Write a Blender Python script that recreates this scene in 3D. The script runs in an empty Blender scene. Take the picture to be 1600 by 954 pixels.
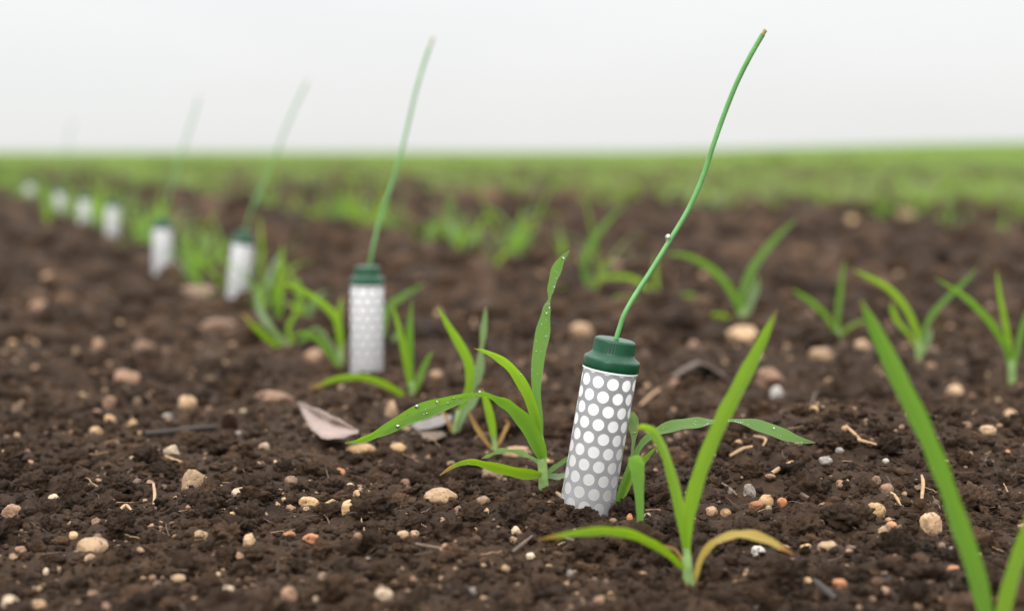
import bpy, math, random
import numpy as np
from mathutils import Vector, Matrix, Quaternion

random.seed(11)
rng = np.random.default_rng(11)
SC = bpy.context.scene
COL = SC.collection
PI = math.pi

# ------------------------------------------------------------------ camera numbers
FPX, CX, CY, HOR, CAM_H = 2667.0, 800.0, 477.0, 236.0, 0.135
PITCH = math.atan((CY - HOR) / FPX)
FWD = np.array([0, math.cos(PITCH), -math.sin(PITCH)])
UPV = np.array([0, math.sin(PITCH), math.cos(PITCH)])
RIGHT = np.array([1.0, 0, 0])
EYE = np.array([0, 0, CAM_H])


def ray(px, py):
    return FWD + RIGHT * ((px - CX) / FPX) + UPV * ((CY - py) / FPX)


def at(px, py, y):
    """World point on the sight line of a photo pixel, y metres ahead."""
    d = ray(px, py)
    return EYE + d * (y / d[1])


# ------------------------------------------------------------------ noise
def _grad(ix, iy, seed):
    h = (ix.astype(np.int64) * 374761393 + iy.astype(np.int64) * 668265263 + seed * 2147483647) & 0xFFFFFFFF
    h = ((h ^ (h >> 13)) * 1274126177) & 0xFFFFFFFF
    h = (h ^ (h >> 16)) & 0xFFFF
    a = h * (2 * PI / 65536.0)
    return np.cos(a), np.sin(a)


def perlin(x, y, seed=0):
    x0 = np.floor(x); y0 = np.floor(y)
    fx = x - x0; fy = y - y0
    u = fx * fx * fx * (fx * (fx * 6 - 15) + 10)
    v = fy * fy * fy * (fy * (fy * 6 - 15) + 10)
    r = []
    for dx, dy in ((0, 0), (1, 0), (0, 1), (1, 1)):
        gx, gy = _grad(x0 + dx, y0 + dy, seed)
        r.append(gx * (fx - dx) + gy * (fy - dy))
    return 1.4 * ((r[0] * (1 - u) + r[1] * u) * (1 - v) + (r[2] * (1 - u) + r[3] * u) * v)


def sstep(a, b, x):
    t = np.clip((x - a) / (b - a), 0, 1)
    return t * t * (3 - 2 * t)


def row_x(y):
    """Where the probe row runs."""
    y = np.asarray(y, float)
    return 0.03 - 0.30 * (y - 0.635) - 0.012 * (y - 0.635) ** 2 * (y < 6) - (y >= 6) * 0.012 * 28.8


def base_z(x, y):
    """Slow shape of the field."""
    x = np.asarray(x, float); y = np.asarray(y, float)
    r = np.hypot(x, y)
    z = 0.0055 * perlin(x / 0.16, y / 0.16, 3) * sstep(0.2, 0.5, r) + 0.0022 * perlin(x / 0.055, y / 0.055, 13)
    z = z + 0.006 * perlin(x / 0.45, y / 0.45, 4) * sstep(0.9, 1.6, r)
    # low mound right of the first probe, steeper on its far side
    m = np.exp(-((x - 0.15) / 0.085) ** 2) * sstep(0.60, 0.755, y) * (1 - sstep(0.765, 0.90, y))
    z = z + 0.017 * m
    # hollow beyond it
    z = z - 0.006 * np.exp(-((x - 0.14) / 0.16) ** 2 - ((y - 0.96) / 0.10) ** 2)
    # far rise of the field to the right
    th = np.arctan2(x, np.maximum(y, 0.01))
    z = z + 0.72 * sstep(30, 110, r) * sstep(-0.02, 0.34, th)
    z = z + 0.10 * sstep(30, 110, r) * (1 - sstep(-0.3, -0.05, th)) * -0.4
    return z


def fine_z(x, y):
    r = np.hypot(x, y)
    near = 1 - sstep(1.6, 4.0, r)
    wx = x + 0.006 * perlin(x / 0.02, y / 0.02, 21)
    wy = y + 0.006 * perlin(x / 0.02, y / 0.02, 22)
    z = 0.0062 * (np.abs(perlin(wx / 0.034, wy / 0.034, 5)) - 0.25)
    z = z + 0.0045 * (np.abs(perlin(wx / 0.015, wy / 0.015, 6)) - 0.25)
    z = z + 0.0021 * (np.abs(perlin(wx / 0.0075, wy / 0.0075, 7)) - 0.25) * near
    z = z + 0.0012 * perlin(x / 0.0035, y / 0.0035, 8) * near
    z = z + 0.014 * (np.abs(perlin(x / 0.12, y / 0.12, 9)) - 0.2) * sstep(1.2, 3.0, r)
    return z * (1 - sstep(14, 30, r))


def gz(x, y):
    return base_z(x, y) + fine_z(x, y)


def gzs(x, y):
    return float(gz(np.array([float(x)]), np.array([float(y)]))[0])


def hit(px, py):
    """Where the sight line of a pixel meets the field."""
    d = ray(px, py); d = d / d[1]
    ys = np.geomspace(0.3, 60, 3000)
    X = EYE[0] + d[0] * ys; Z = EYE[2] + d[2] * ys
    k = np.nonzero(Z < base_z(X, ys) - 0.0004)[0]
    k = k[0] if len(k) else len(ys) - 1
    y = float(ys[k])
    x = float(X[k])
    return Vector((x, y, float(base_z(np.array([x]), np.array([y]))[0])))


# ------------------------------------------------------------------ node helpers
def mat(name):
    m = bpy.data.materials.new(name); m.use_nodes = True
    nt = m.node_tree; nt.nodes.clear()
    out = nt.nodes.new('ShaderNodeOutputMaterial')
    return m, nt, out


def N(nt, kind, **kw):
    n = nt.nodes.new(kind)
    for k, v in kw.items():
        if k.startswith('i_'):
            n.inputs[k[2:].replace('_', ' ')].default_value = v
        else:
            setattr(n, k, v)
    return n


def L(nt, a, ao, b, bi):
    nt.links.new(a.outputs[ao], b.inputs[bi])


def ramp(nt, stops, interp='LINEAR'):
    r = nt.nodes.new('ShaderNodeValToRGB')
    e = r.color_ramp; e.interpolation = interp
    while len(e.elements) > 1:
        e.elements.remove(e.elements[-1])
    e.elements[0].position = stops[0][0]; e.elements[0].color = (*stops[0][1], 1)
    for p, c in stops[1:]:
        x = e.elements.new(p); x.color = (*c, 1)
    return r


def noise(nt, scale, detail=4, rough=0.55, vec=None):
    n = N(nt, 'ShaderNodeTexNoise')
    n.inputs['Scale'].default_value = scale
    n.inputs['Detail'].default_value = detail
    n.inputs['Roughness'].default_value = rough
    if vec: L(nt, vec[0], vec[1], n, 'Vector')
    return n


def mixc(nt, fac, a, b):
    m = N(nt, 'ShaderNodeMix', data_type='RGBA')
    for sock, v in ((0, fac), (6, a), (7, b)):
        if isinstance(v, tuple) and len(v) == 2 and hasattr(v[0], 'outputs'):
            nt.links.new(v[0].outputs[v[1]], m.inputs[sock])
        else:
            m.inputs[sock].default_value = v if sock == 0 else (*v, 1)
    return m


def soil_material(islands=False):
    m, nt, out = mat('soil_crumb' if islands else 'damp_soil')
    g = N(nt, 'ShaderNodeNewGeometry')
    P = (g, 'Position')
    n1 = noise(nt, 38, 5, 0.6, P)
    n2 = noise(nt, 260, 5, 0.65, P)
    n3 = noise(nt, 7, 3, 0.5, P)
    r1 = ramp(nt, [(0.30, (0.0190, 0.0114, 0.0070)), (0.52, (0.048, 0.0298, 0.0195)), (0.74, (0.090, 0.055, 0.035))])
    L(nt, n1, 'Fac', r1, 'Fac')
    r2 = ramp(nt, [(0.32, (0.021, 0.0128, 0.0080)), (0.56, (0.050, 0.0306, 0.0196)), (0.76, (0.165, 0.100, 0.062))])
    L(nt, n2, 'Fac', r2, 'Fac')
    c = mixc(nt, 0.5, (r1, 'Color'), (r2, 'Color'))
    # drier, paler earth in broad patches
    r3 = ramp(nt, [(0.42, (0, 0, 0)), (0.70, (0.55, 0.55, 0.55))])
    L(nt, n3, 'Fac', r3, 'Fac')
    c = mixc(nt, (r3, 'Color'), (c, 2), (0.088, 0.053, 0.031))
    # every crumb has its own tone
    ri = ramp(nt, [(0.0, (0.55, 0.55, 0.55)), (0.45, (0.85, 0.83, 0.80)), (0.80, (1.15, 1.12, 1.09)), (0.94, (1.5, 1.44, 1.38)), (1.0, (2.0, 1.9, 1.8))])
    L(nt, g, 'Random Per Island', ri, 'Fac')
    mu = N(nt, 'ShaderNodeMix', data_type='RGBA', blend_type='MULTIPLY', clamp_result=False); mu.inputs[0].default_value = 1.0 if islands else 0.0
    L(nt, c, 2, mu, 6); L(nt, ri, 'Color', mu, 7); c = mu
    # crop cover with distance (the far field is green with seedlings)
    ln = N(nt, 'ShaderNodeVectorMath', operation='LENGTH'); L(nt, g, 'Position', ln, 0)
    mr = N(nt, 'ShaderNodeMapRange', interpolation_type='SMOOTHSTEP')
    mr.inputs['From Min'].default_value = 3.6; mr.inputs['From Max'].default_value = 11
    L(nt, ln, 'Value', mr, 'Value')
    n4 = noise(nt, 0.22, 4, 0.5, P)
    r4 = ramp(nt, [(0.3, (0.080, 0.140, 0.022)), (0.7, (0.135, 0.200, 0.034))]); L(nt, n4, 'Fac', r4, 'Fac')
    c = mixc(nt, (mr, 'Result'), (c, 2), (r4, 'Color'))
    b = N(nt, 'ShaderNodeBsdfPrincipled')
    L(nt, c, 2, b, 'Base Color')
    rr = ramp(nt, [(0.3, (0.55, 0.55, 0.55)), (0.7, (0.95, 0.95, 0.95))]); L(nt, n1, 'Fac', rr, 'Fac')
    L(nt, rr, 'Color', b, 'Roughness')
    b.inputs['Specular IOR Level'].default_value = 0.10
    n5 = noise(nt, 900, 4, 0.7, P)
    bp = N(nt, 'ShaderNodeBump'); bp.inputs['Strength'].default_value = 1.0; bp.inputs['Distance'].default_value = 0.0018
    ad = N(nt, 'ShaderNodeMath', operation='ADD'); L(nt, n2, 'Fac', ad, 0); L(nt, n5, 'Fac', ad, 1)
    L(nt, ad, 'Value', bp, 'Height'); L(nt, bp, 'Normal', b, 'Normal')
    L(nt, b, 'BSDF', out, 'Surface')
    return m


def stone_material(name, dark, light, speck=(0.05, 0.035, 0.025), rough=0.85):
    m, nt, out = mat(name)
    tc = N(nt, 'ShaderNodeNewGeometry')
    oi = N(nt, 'ShaderNodeObjectInfo')
    n1 = noise(nt, 170, 5, 0.6, (tc, 'Position'))
    n2 = noise(nt, 750, 3, 0.6, (tc, 'Position'))
    r1 = ramp(nt, [(0.33, dark), (0.66, light)]); L(nt, n1, 'Fac', r1, 'Fac')
    hv = N(nt, 'ShaderNodeHueSaturation'); L(nt, r1, 'Color', hv, 'Color')
    mm = N(nt, 'ShaderNodeMath', operation='MULTIPLY_ADD'); L(nt, oi, 'Random', mm, 0)
    mm.inputs[1].default_value = 0.5; mm.inputs[2].default_value = 0.62; L(nt, mm, 'Value', hv, 'Value')
    r2 = ramp(nt, [(0.33, (1, 1, 1)), (0.43, (0, 0, 0))]); L(nt, n2, 'Fac', r2, 'Fac')
    c = mixc(nt, (r2, 'Color'), (hv, 'Color'), speck)
    # crumbs of earth stuck on
    n3 = noise(nt, 95, 6, 0.7, (tc, 'Position'))
    r3 = ramp(nt, [(0.60, (0, 0, 0)), (0.70, (0.75, 0.75, 0.75))]); L(nt, n3, 'Fac', r3, 'Fac')
    c = mixc(nt, (r3, 'Color'), (c, 2), (0.05, 0.032, 0.022))
    b = N(nt, 'ShaderNodeBsdfPrincipled'); L(nt, c, 2, b, 'Base Color')
    b.inputs['Roughness'].default_value = rough
    bp = N(nt, 'ShaderNodeBump'); bp.inputs['Strength'].default_value = 0.7; bp.inputs['Distance'].default_value = 0.0006
    ad = N(nt, 'ShaderNodeMath', operation='ADD'); L(nt, n2, 'Fac', ad, 0); L(nt, n1, 'Fac', ad, 1)
    L(nt, ad, 'Value', bp, 'Height'); L(nt, bp, 'Normal', b, 'Normal')
    L(nt, b, 'BSDF', out, 'Surface')
    return m


def leaf_material(name, dark, light, trans, tip=(0.30, 0.20, 0.07), tipstart=0.95, tmix=0.42, rough=0.36):
    m, nt, out = mat(name)
    uv = N(nt, 'ShaderNodeUVMap'); sp = N(nt, 'ShaderNodeSeparateXYZ'); L(nt, uv, 'UV', sp, 'Vector')
    g = N(nt, 'ShaderNodeNewGeometry'); oi = N(nt, 'ShaderNodeObjectInfo')
    # long veins: noise stretched along the blade
    mp = N(nt, 'ShaderNodeMapping'); L(nt, uv, 'UV', mp, 'Vector'); mp.inputs['Scale'].default_value = (1.6, 15, 1)
    nv = noise(nt, 1.0, 3, 0.6, (mp, 'Vector'))
    ns = noise(nt, 60, 5, 0.6, (g, 'Position'))
    ad = N(nt, 'ShaderNodeMath', operation='MULTIPLY_ADD'); L(nt, nv, 'Fac', ad, 0); ad.inputs[1].default_value = 1.2
    L(nt, ns, 'Fac', ad, 2)
    ob = N(nt, 'ShaderNodeMath', operation='MULTIPLY_ADD'); L(nt, oi, 'Random', ob, 0); ob.inputs[1].default_value = 0.35
    L(nt, ad, 'Value', ob, 2)
    r = ramp(nt, [(0.72, dark), (1.0, light)]); L(nt, ob, 'Value', r, 'Fac')
    # pale midrib
    ab = N(nt, 'ShaderNodeMath', operation='SUBTRACT'); L(nt, sp, 'Y', ab, 0); ab.inputs[1].default_value = 0.5
    aa = N(nt, 'ShaderNodeMath', operation='ABSOLUTE'); L(nt, ab, 'Value', aa, 0)
    rm = ramp(nt, [(0.015, (0.4, 0.4, 0.4)), (0.05, (0, 0, 0))]); L(nt, aa, 'Value', rm, 'Fac')
    lm = tuple(min(1, x * 1.25 + 0.01) for x in light)
    c = mixc(nt, (rm, 'Color'), (r, 'Color'), lm)
    re = ramp(nt, [(0.43, (0, 0, 0)), (0.49, (0.55, 0.55, 0.55))]); L(nt, aa, 'Value', re, 'Fac')
    c = mixc(nt, (re, 'Color'), (c, 2), tuple(min(1, x * 1.5 + 0.05) for x in light))
    rt = ramp(nt, [(tipstart - 0.04, (0, 0, 0)), (min(1, tipstart + 0.05), (1, 1, 1))])
    L(nt, sp, 'X', rt, 'Fac')
    c = mixc(nt, (rt, 'Color'), (c, 2), tip)
    # small blemishes
    nb = noise(nt, 420, 3, 0.6, (g, 'Position'))
    rb = ramp(nt, [(0.70, (0, 0, 0)), (0.78, (0.6, 0.6, 0.6))]); L(nt, nb, 'Fac', rb, 'Fac')
    c = mixc(nt, (rb, 'Color'), (c, 2), (0.20, 0.18, 0.05))
    b = N(nt, 'ShaderNodeBsdfPrincipled'); L(nt, c, 2, b, 'Base Color')
    b.inputs['Roughness'].default_value = rough; b.inputs['Specular IOR Level'].default_value = 0.5
    wv = N(nt, 'ShaderNodeMath', operation='MULTIPLY'); L(nt, sp, 'Y', wv, 0); wv.inputs[1].default_value = 75
    sn = N(nt, 'ShaderNodeMath', operation='SINE'); L(nt, wv, 'Value', sn, 0)
    bp = N(nt, 'ShaderNodeBump'); bp.inputs['Strength'].default_value = 0.6; bp.inputs['Distance'].default_value = 0.0003
    L(nt, sn, 'Value', bp, 'Height'); L(nt, bp, 'Normal', b, 'Normal')
    t = N(nt, 'ShaderNodeBsdfTranslucent')
    ct = mixc(nt, (rt, 'Color'), trans, tip); L(nt, ct, 2, t, 'Color')
    mx = N(nt, 'ShaderNodeMixShader'); mx.inputs[0].default_value = tmix
    L(nt, b, 'BSDF', mx, 1); L(nt, t, 'BSDF', mx, 2); L(nt, mx, 'Shader', out, 'Surface')
    return m


def plain(name, col, rough=0.5, metallic=0.0, var=0.12, scale=120, bump=0.0, coat=0.0, spec=0.5):
    m, nt, out = mat(name)
    g = N(nt, 'ShaderNodeTexCoord')
    n = noise(nt, scale, 5, 0.6, (g, 'Object'))
    lo = tuple(x * (1 - var) for x in col); hi = tuple(min(1, x * (1 + var)) for x in col)
    r = ramp(nt, [(0.3, lo), (0.7, hi)]); L(nt, n, 'Fac', r, 'Fac')
    b = N(nt, 'ShaderNodeBsdfPrincipled'); L(nt, r, 'Color', b, 'Base Color')
    b.inputs['Roughness'].default_value = rough; b.inputs['Metallic'].default_value = metallic
    b.inputs['Coat Weight'].default_value = coat; b.inputs['Specular IOR Level'].default_value = spec
    if bump:
        bp = N(nt, 'ShaderNodeBump'); bp.inputs['Strength'].default_value = 0.5; bp.inputs['Distance'].default_value = bump
        L(nt, n, 'Fac', bp, 'Height'); L(nt, bp, 'Normal', b, 'Normal')
    L(nt, b, 'BSDF', out, 'Surface')
    return m


def mud_foot(m):
    nt = m.node_tree
    b = next(n for n in nt.nodes if n.type == 'BSDF_PRINCIPLED')
    src = b.inputs['Base Color'].links[0].from_socket
    tc = N(nt, 'ShaderNodeTexCoord'); sp = N(nt, 'ShaderNodeSeparateXYZ'); L(nt, tc, 'Object', sp, 'Vector')
    mr = N(nt, 'ShaderNodeMapRange'); mr.inputs['From Min'].default_value = 0.013; mr.inputs['From Max'].default_value = 0.030
    mr.inputs['To Min'].default_value = 0.09; mr.inputs['To Max'].default_value = -0.06; L(nt, sp, 'Z', mr, 'Value')
    n = noise(nt, 420, 6, 0.7, (tc, 'Object'))
    ad = N(nt, 'ShaderNodeMath', operation='ADD'); L(nt, n, 'Fac', ad, 0); L(nt, mr, 'Result', ad, 1)
    r = ramp(nt, [(0.66, (0, 0, 0)), (0.78, (0.8, 0.8, 0.8))]); L(nt, ad, 'Value', r, 'Fac')
    mx = N(nt, 'ShaderNodeMix', data_type='RGBA'); L(nt, r, 'Color', mx, 0); nt.links.new(src, mx.inputs[6]); mx.inputs[7].default_value = (0.11, 0.075, 0.05, 1)
    nt.links.new(mx.outputs[2], b.inputs['Base Color'])


M = {}
M['soil'] = soil_material()
M['crumb'] = soil_material(True)
M['leaf'] = leaf_material('green_leaf', (0.036, 0.105, 0.020), (0.100, 0.205, 0.036), (0.21, 0.43, 0.022), tip=(0.16, 0.20, 0.04), tipstart=0.97)
M['leaf_bright'] = leaf_material('yellow_green_leaf', (0.072, 0.170, 0.018), (0.150, 0.275, 0.028), (0.30, 0.52, 0.022), tip=(0.22, 0.14, 0.05), tipstart=0.93, tmix=0.5)
M['leaf_pale'] = leaf_material('pale_leaf', (0.10, 0.19, 0.075), (0.19, 0.29, 0.13), (0.25, 0.40, 0.10), tmix=0.35, rough=0.28)
M['leaf_cool'] = leaf_material('cool_green_leaf', (0.055, 0.140, 0.030), (0.140, 0.260, 0.065), (0.22, 0.45, 0.05), tip=(0.24, 0.22, 0.12), tipstart=0.97, rough=0.30)
M['leaf_tipped'] = leaf_material('leaf_with_dry_tip', (0.060, 0.150, 0.012), (0.115, 0.230, 0.016), (0.28, 0.46, 0.010), tip=(0.42, 0.26, 0.05), tipstart=0.84)
M['leaf_yellowed'] = leaf_material('yellowed_leaf', (0.40, 0.27, 0.05), (0.56, 0.41, 0.10), (0.55, 0.40, 0.05), tip=(0.48, 0.24, 0.06), tipstart=0.86)
M['leaf_dry'] = leaf_material('dry_leaf', (0.30, 0.17, 0.05), (0.46, 0.28, 0.09), (0.35, 0.20, 0.05), tmix=0.2, rough=0.6)
M['stem'] = plain('seedling_stem', (0.20, 0.31, 0.10), 0.45, var=0.3, scale=220)
M['tan'] = stone_material('tan_stone', (0.30, 0.185, 0.10), (0.48, 0.32, 0.19))
M['ochre'] = stone_material('ochre_stone', (0.38, 0.22, 0.10), (0.56, 0.365, 0.19))
M['cream'] = stone_material('cream_stone', (0.42, 0.31, 0.20), (0.60, 0.47, 0.33))
M['grey'] = stone_material('grey_stone', (0.17, 0.14, 0.12), (0.30, 0.26, 0.23))
M['white'] = stone_material('whitish_stone', (0.38, 0.34, 0.30), (0.54, 0.49, 0.45))
M['orange'] = stone_material('orange_stone', (0.33, 0.13, 0.055), (0.48, 0.22, 0.10))
M['reddish'] = stone_material('reddish_stone', (0.19, 0.105, 0.062), (0.31, 0.185, 0.115))
M['brown'] = stone_material('brown_stone', (0.14, 0.085, 0.055), (0.25, 0.16, 0.10))
M['straw'] = plain('straw', (0.34, 0.21, 0.11), 0.75, var=0.35, scale=400, bump=0.0004)
M['straw_dark'] = plain('weathered_straw', (0.10, 0.066, 0.045), 0.8, var=0.4, scale=400, bump=0.0004)
M['twig'] = plain('dark_twig', (0.030, 0.021, 0.016), 0.8, var=0.4, scale=300, bump=0.0005)
M['scrap'] = plain('leaf_scrap', (0.25, 0.185, 0.16), 0.75, var=0.16, scale=160, bump=0.0003)
M['scrap_grey'] = plain('grey_leaf_scrap', (0.15, 0.13, 0.12), 0.8, var=0.22, scale=200, bump=0.0004)
M['scrap_dark'] = plain('dead_dark_leaf', (0.095, 0.066, 0.052), 0.75, var=0.3, scale=200, bump=0.0004)
M['cap'] = plain('green_cap_plastic', (0.002, 0.048, 0.019), 0.32, var=0.25, scale=260, bump=0.00010, spec=0.3)
M['wire'] = plain('green_wire_coating', (0.110, 0.300, 0.085), 0.36, var=0.14, scale=160)
M['wire_tip'] = plain('bare_wire_tip', (0.30, 0.26, 0.09), 0.55, var=0.25, scale=300)
M['core'] = plain('white_tube_core', (0.94, 0.94, 0.94), 0.5, var=0.05, scale=120)
M['sleeve'] = plain('grey_perforated_sleeve', (0.32, 0.32, 0.33), 0.40, metallic=0.3, var=0.16, scale=90)
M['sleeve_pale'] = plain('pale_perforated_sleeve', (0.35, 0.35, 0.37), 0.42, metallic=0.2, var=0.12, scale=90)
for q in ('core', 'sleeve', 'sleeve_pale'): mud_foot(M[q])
mw, nt, out = mat('water')
gt = N(nt, 'ShaderNodeTexCoord'); nn = noise(nt, 300, 2, 0.5, (gt, 'Object'))
gl = N(nt, 'ShaderNodeBsdfGlossy'); gl.inputs['Roughness'].default_value = 0.06
tr = N(nt, 'ShaderNodeBsdfTransparent'); tr.inputs['Color'].default_value = (0.96, 0.98, 0.96, 1)
fr = N(nt, 'ShaderNodeFresnel'); fr.inputs['IOR'].default_value = 1.33
fa = N(nt, 'ShaderNodeMath', operation='MULTIPLY_ADD', use_clamp=True); L(nt, fr, 'Fac', fa, 0); fa.inputs[1].default_value = 1.0
L(nt, nn, 'Fac', fa, 2)
fb = N(nt, 'ShaderNodeMath', operation='MULTIPLY', use_clamp=True); L(nt, fa, 'Value', fb, 0); fb.inputs[1].default_value = 0.75
wx_ = N(nt, 'ShaderNodeMixShader'); L(nt, fb, 'Value', wx_, 0); L(nt, tr, 'BSDF', wx_, 1); L(nt, gl, 'BSDF', wx_, 2); L(nt, wx_, 'Shader', out, 'Surface')
M['water'] = mw


# crop blades of the far rows: green varied by place
def crop_material():
    m, nt, out = mat('crop_blades')
    g = N(nt, 'ShaderNodeNewGeometry')
    n = noise(nt, 3.0, 4, 0.6, (g, 'Position')); n2 = noise(nt, 45, 2, 0.5, (g, 'Position'))
    ad = N(nt, 'ShaderNodeMath', operation='ADD'); L(nt, n, 'Fac', ad, 0); L(nt, n2, 'Fac', ad, 1)
    r = ramp(nt, [(0.75, (0.075, 0.128, 0.024)), (1.0, (0.155, 0.215, 0.048))])
    L(nt, ad, 'Value', r, 'Fac')
    b = N(nt, 'ShaderNodeBsdfPrincipled'); L(nt, r, 'Color', b, 'Base Color'); b.inputs['Roughness'].default_value = 0.42
    t = N(nt, 'ShaderNodeBsdfTranslucent'); t.inputs['Color'].default_value = (0.26, 0.38, 0.045, 1)
    mx = N(nt, 'ShaderNodeMixShader'); mx.inputs[0].default_value = 0.4
    L(nt, b, 'BSDF', mx, 1); L(nt, t, 'BSDF', mx, 2); L(nt, mx, 'Shader', out, 'Surface')
    return m


M['crop'] = crop_material()


# ------------------------------------------------------------------ object helpers
def mesh_np(name, V, Fc, material, smooth=True, uv=None):
    """V: n x 3; Fc: m x k faces of one size."""
    V = np.asarray(V, np.float32); Fc = np.asarray(Fc, np.int32)
    me = bpy.data.meshes.new(name)
    me.vertices.add(len(V)); me.vertices.foreach_set('co', V.ravel())
    k = Fc.shape[1]
    me.loops.add(Fc.size); me.loops.foreach_set('vertex_index', Fc.ravel())
    me.polygons.add(len(Fc))
    me.polygons.foreach_set('loop_start', np.arange(0, Fc.size, k, dtype=np.int32))
    me.polygons.foreach_set('use_smooth', np.full(len(Fc), smooth))
    if uv is not None:
        lay = me.uv_layers.new(name='UVMap')
        lay.data.foreach_set('uv', np.asarray(uv, np.float32)[Fc.ravel()].ravel())
    me.update(calc_edges=True); me.validate()
    if isinstance(material, str): material = M[material]
    me.materials.append(material)
    return me


def link(name, me, parent=None, loc=None):
    o = bpy.data.objects.new(name, me); COL.objects.link(o)
    if parent is not None: o.parent = parent
    if loc is not None: o.location = loc
    return o


def tag(o, label=None, cat=None, group=None, kind=None):
    if label: o['label'] = label
    if cat: o['category'] = cat
    if group: o['group'] = group
    if kind: o['kind'] = kind
    return o


def thing(name, label, cat, loc, group=None):
    o = bpy.data.objects.new(name, None); COL.objects.link(o); o.location = loc
    o.empty_display_size = 0.01
    return tag(o, label, cat, group)


def catmull(P, n):
    """Points through the rows of P (any columns), n per span."""
    P = np.asarray(P, float)
    Q = np.vstack([2 * P[0] - P[1], P, 2 * P[-1] - P[-2]])
    out = []
    for i in range(1, len(Q) - 2):
        for t in np.linspace(0, 1, n, endpoint=False):
            a, b_, c, d = Q[i - 1], Q[i], Q[i + 1], Q[i + 2]
            out.append(0.5 * (2 * b_ + (c - a) * t + (2 * a - 5 * b_ + 4 * c - d) * t * t + (3 * b_ - a - 3 * c + d) * t ** 3))
    out.append(Q[-2])
    return np.array(out)


def tube_mesh(name, pts, radii, material, sides=12, n=6, closed=True):
    C = catmull(np.column_stack([pts, radii]), n)
    P, R = C[:, :3], np.maximum(C[:, 3], 1e-5)
    T = np.gradient(P, axis=0); T /= np.linalg.norm(T, axis=1)[:, None] + 1e-12
    ref = np.array([0.31, 0.85, 0.42]); V = []
    for p, t, r in zip(P, T, R):
        a = np.cross(t, ref); a /= np.linalg.norm(a) + 1e-12
        b_ = np.cross(t, a)
        for k in range(sides):
            th = 2 * PI * k / sides
            V.append(p + r * (math.cos(th) * a + math.sin(th) * b_))
    m_ = len(P); Fc = []
    for i in range(m_ - 1):
        for k in range(sides):
            k2 = (k + 1) % sides
            Fc.append((i * sides + k, i * sides + k2, (i + 1) * sides + k2, (i + 1) * sides + k))
    if closed:
        for i, p in ((0, P[0]), (m_ - 1, P[-1])):
            V.append(p); c = len(V) - 1
            for k in range(0, sides, 1):
                k2 = (k + 1) % sides
                Fc.append((c, i * sides + k, i * sides + k2, c) if False else (c, i * sides + k, i * sides + (k + 1) % sides, i * sides + (k + 1) % sides))
    # degenerate quads become triangles through validate
    return mesh_np(name, V, Fc, material)


LEAF_ACROSS = 8


def leaf_arrays(P, Wd, roll, fold, n=8, side=None, wave=0.0):
    """Blade as a strip: P rows of points, Wd full widths, roll degrees round the tangent, fold depth as share of width."""
    k = len(P)
    roll = np.broadcast_to(np.asarray(roll, float), (k,)); fold = np.broadcast_to(np.asarray(fold, float), (k,))
    C = catmull(np.column_stack([P, Wd, roll, fold]), n)
    p, w, rl, fo = C[:, :3], np.maximum(C[:, 3], 1e-5), np.radians(C[:, 4]), C[:, 5]
    T = np.gradient(p, axis=0); T /= np.linalg.norm(T, axis=1)[:, None] + 1e-12
    V, UVs = [], []
    tot = len(p)
    ph = random.random() * 6
    for i in range(tot):
        t = T[i]
        if side is None:
            view = p[i] - EYE; view /= np.linalg.norm(view)
            s = np.cross(t, view); s /= np.linalg.norm(s) + 1e-9
        else:
            s = side - t * np.dot(side, t); s /= np.linalg.norm(s) + 1e-9
        nrm = np.cross(s, t)
        s2 = math.cos(rl[i]) * s + math.sin(rl[i]) * nrm
        n2 = np.cross(s2, t)
        for j in range(LEAF_ACROSS + 1):
            v = j / LEAF_ACROSS - 0.5
            lift = fo[i] * w[i] * (1.0 - math.sqrt((2 * v) ** 2 + 0.02)) \
                + wave * w[i] * abs(2 * v) ** 2 * math.sin(ph + i * 0.55 + (3 if v > 0 else 0))
            V.append(p[i] + s2 * (v * w[i]) + n2 * lift)
            UVs.append((i / (tot - 1), v + 0.5))
    A = LEAF_ACROSS + 1
    Fc = [(i * A + j, i * A + j + 1, (i + 1) * A + j + 1, (i + 1) * A + j) for i in range(tot - 1) for j in range(LEAF_ACROSS)]
    return np.array(V), np.array(Fc), np.array(UVs)


# unit balls
def ico(sub):
    bm_ = __import__('bmesh'); b_ = bm_.new()
    bm_.ops.create_icosphere(b_, subdivisions=sub, radius=1.0)
    b_.verts.ensure_lookup_table()
    V = np.array([v.co[:] for v in b_.verts]); Fc = np.array([[v.index for v in f.verts] for f in b_.faces])
    b_.free(); return V, Fc


ICO = {k: ico(k) for k in (1, 2, 3, 4, 5)}


def noise3(V, scale, seed):
    from mathutils import noise as mn
    off = Vector((seed * 7.31, seed * 3.17, seed * 1.93))
    return np.array([mn.noise(Vector(v) * scale + off) for v in V])


def rock(sub, seed, planes=0, rough=0.12, fine=0.03, flat=1.0):
    V, Fc = ICO[sub]
    r_ = np.random.default_rng(seed)
    R = np.ones(len(V))
    for _ in range(planes):
        n_ = r_.normal(size=3); n_ /= np.linalg.norm(n_)
        h = r_.uniform(0.62, 0.88)
        d = V @ n_
        R = np.where(d > 1e-3, np.minimum(R, h / np.maximum(d, 1e-3)), R)
    R = R * (1 + rough * noise3(V, 1.3, seed) * 1.6 + fine * noise3(V, 4.5, seed + 50) * 1.6)
    if sub >= 4:
        R = R * (1 + 0.5 * fine * noise3(V, 11, seed + 90))
    W = V * R[:, None]
    W[:, 2] *= flat
    W /= np.abs(W).max(axis=0)[None, :]
    W[:, 2] *= flat
    return W, Fc


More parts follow.
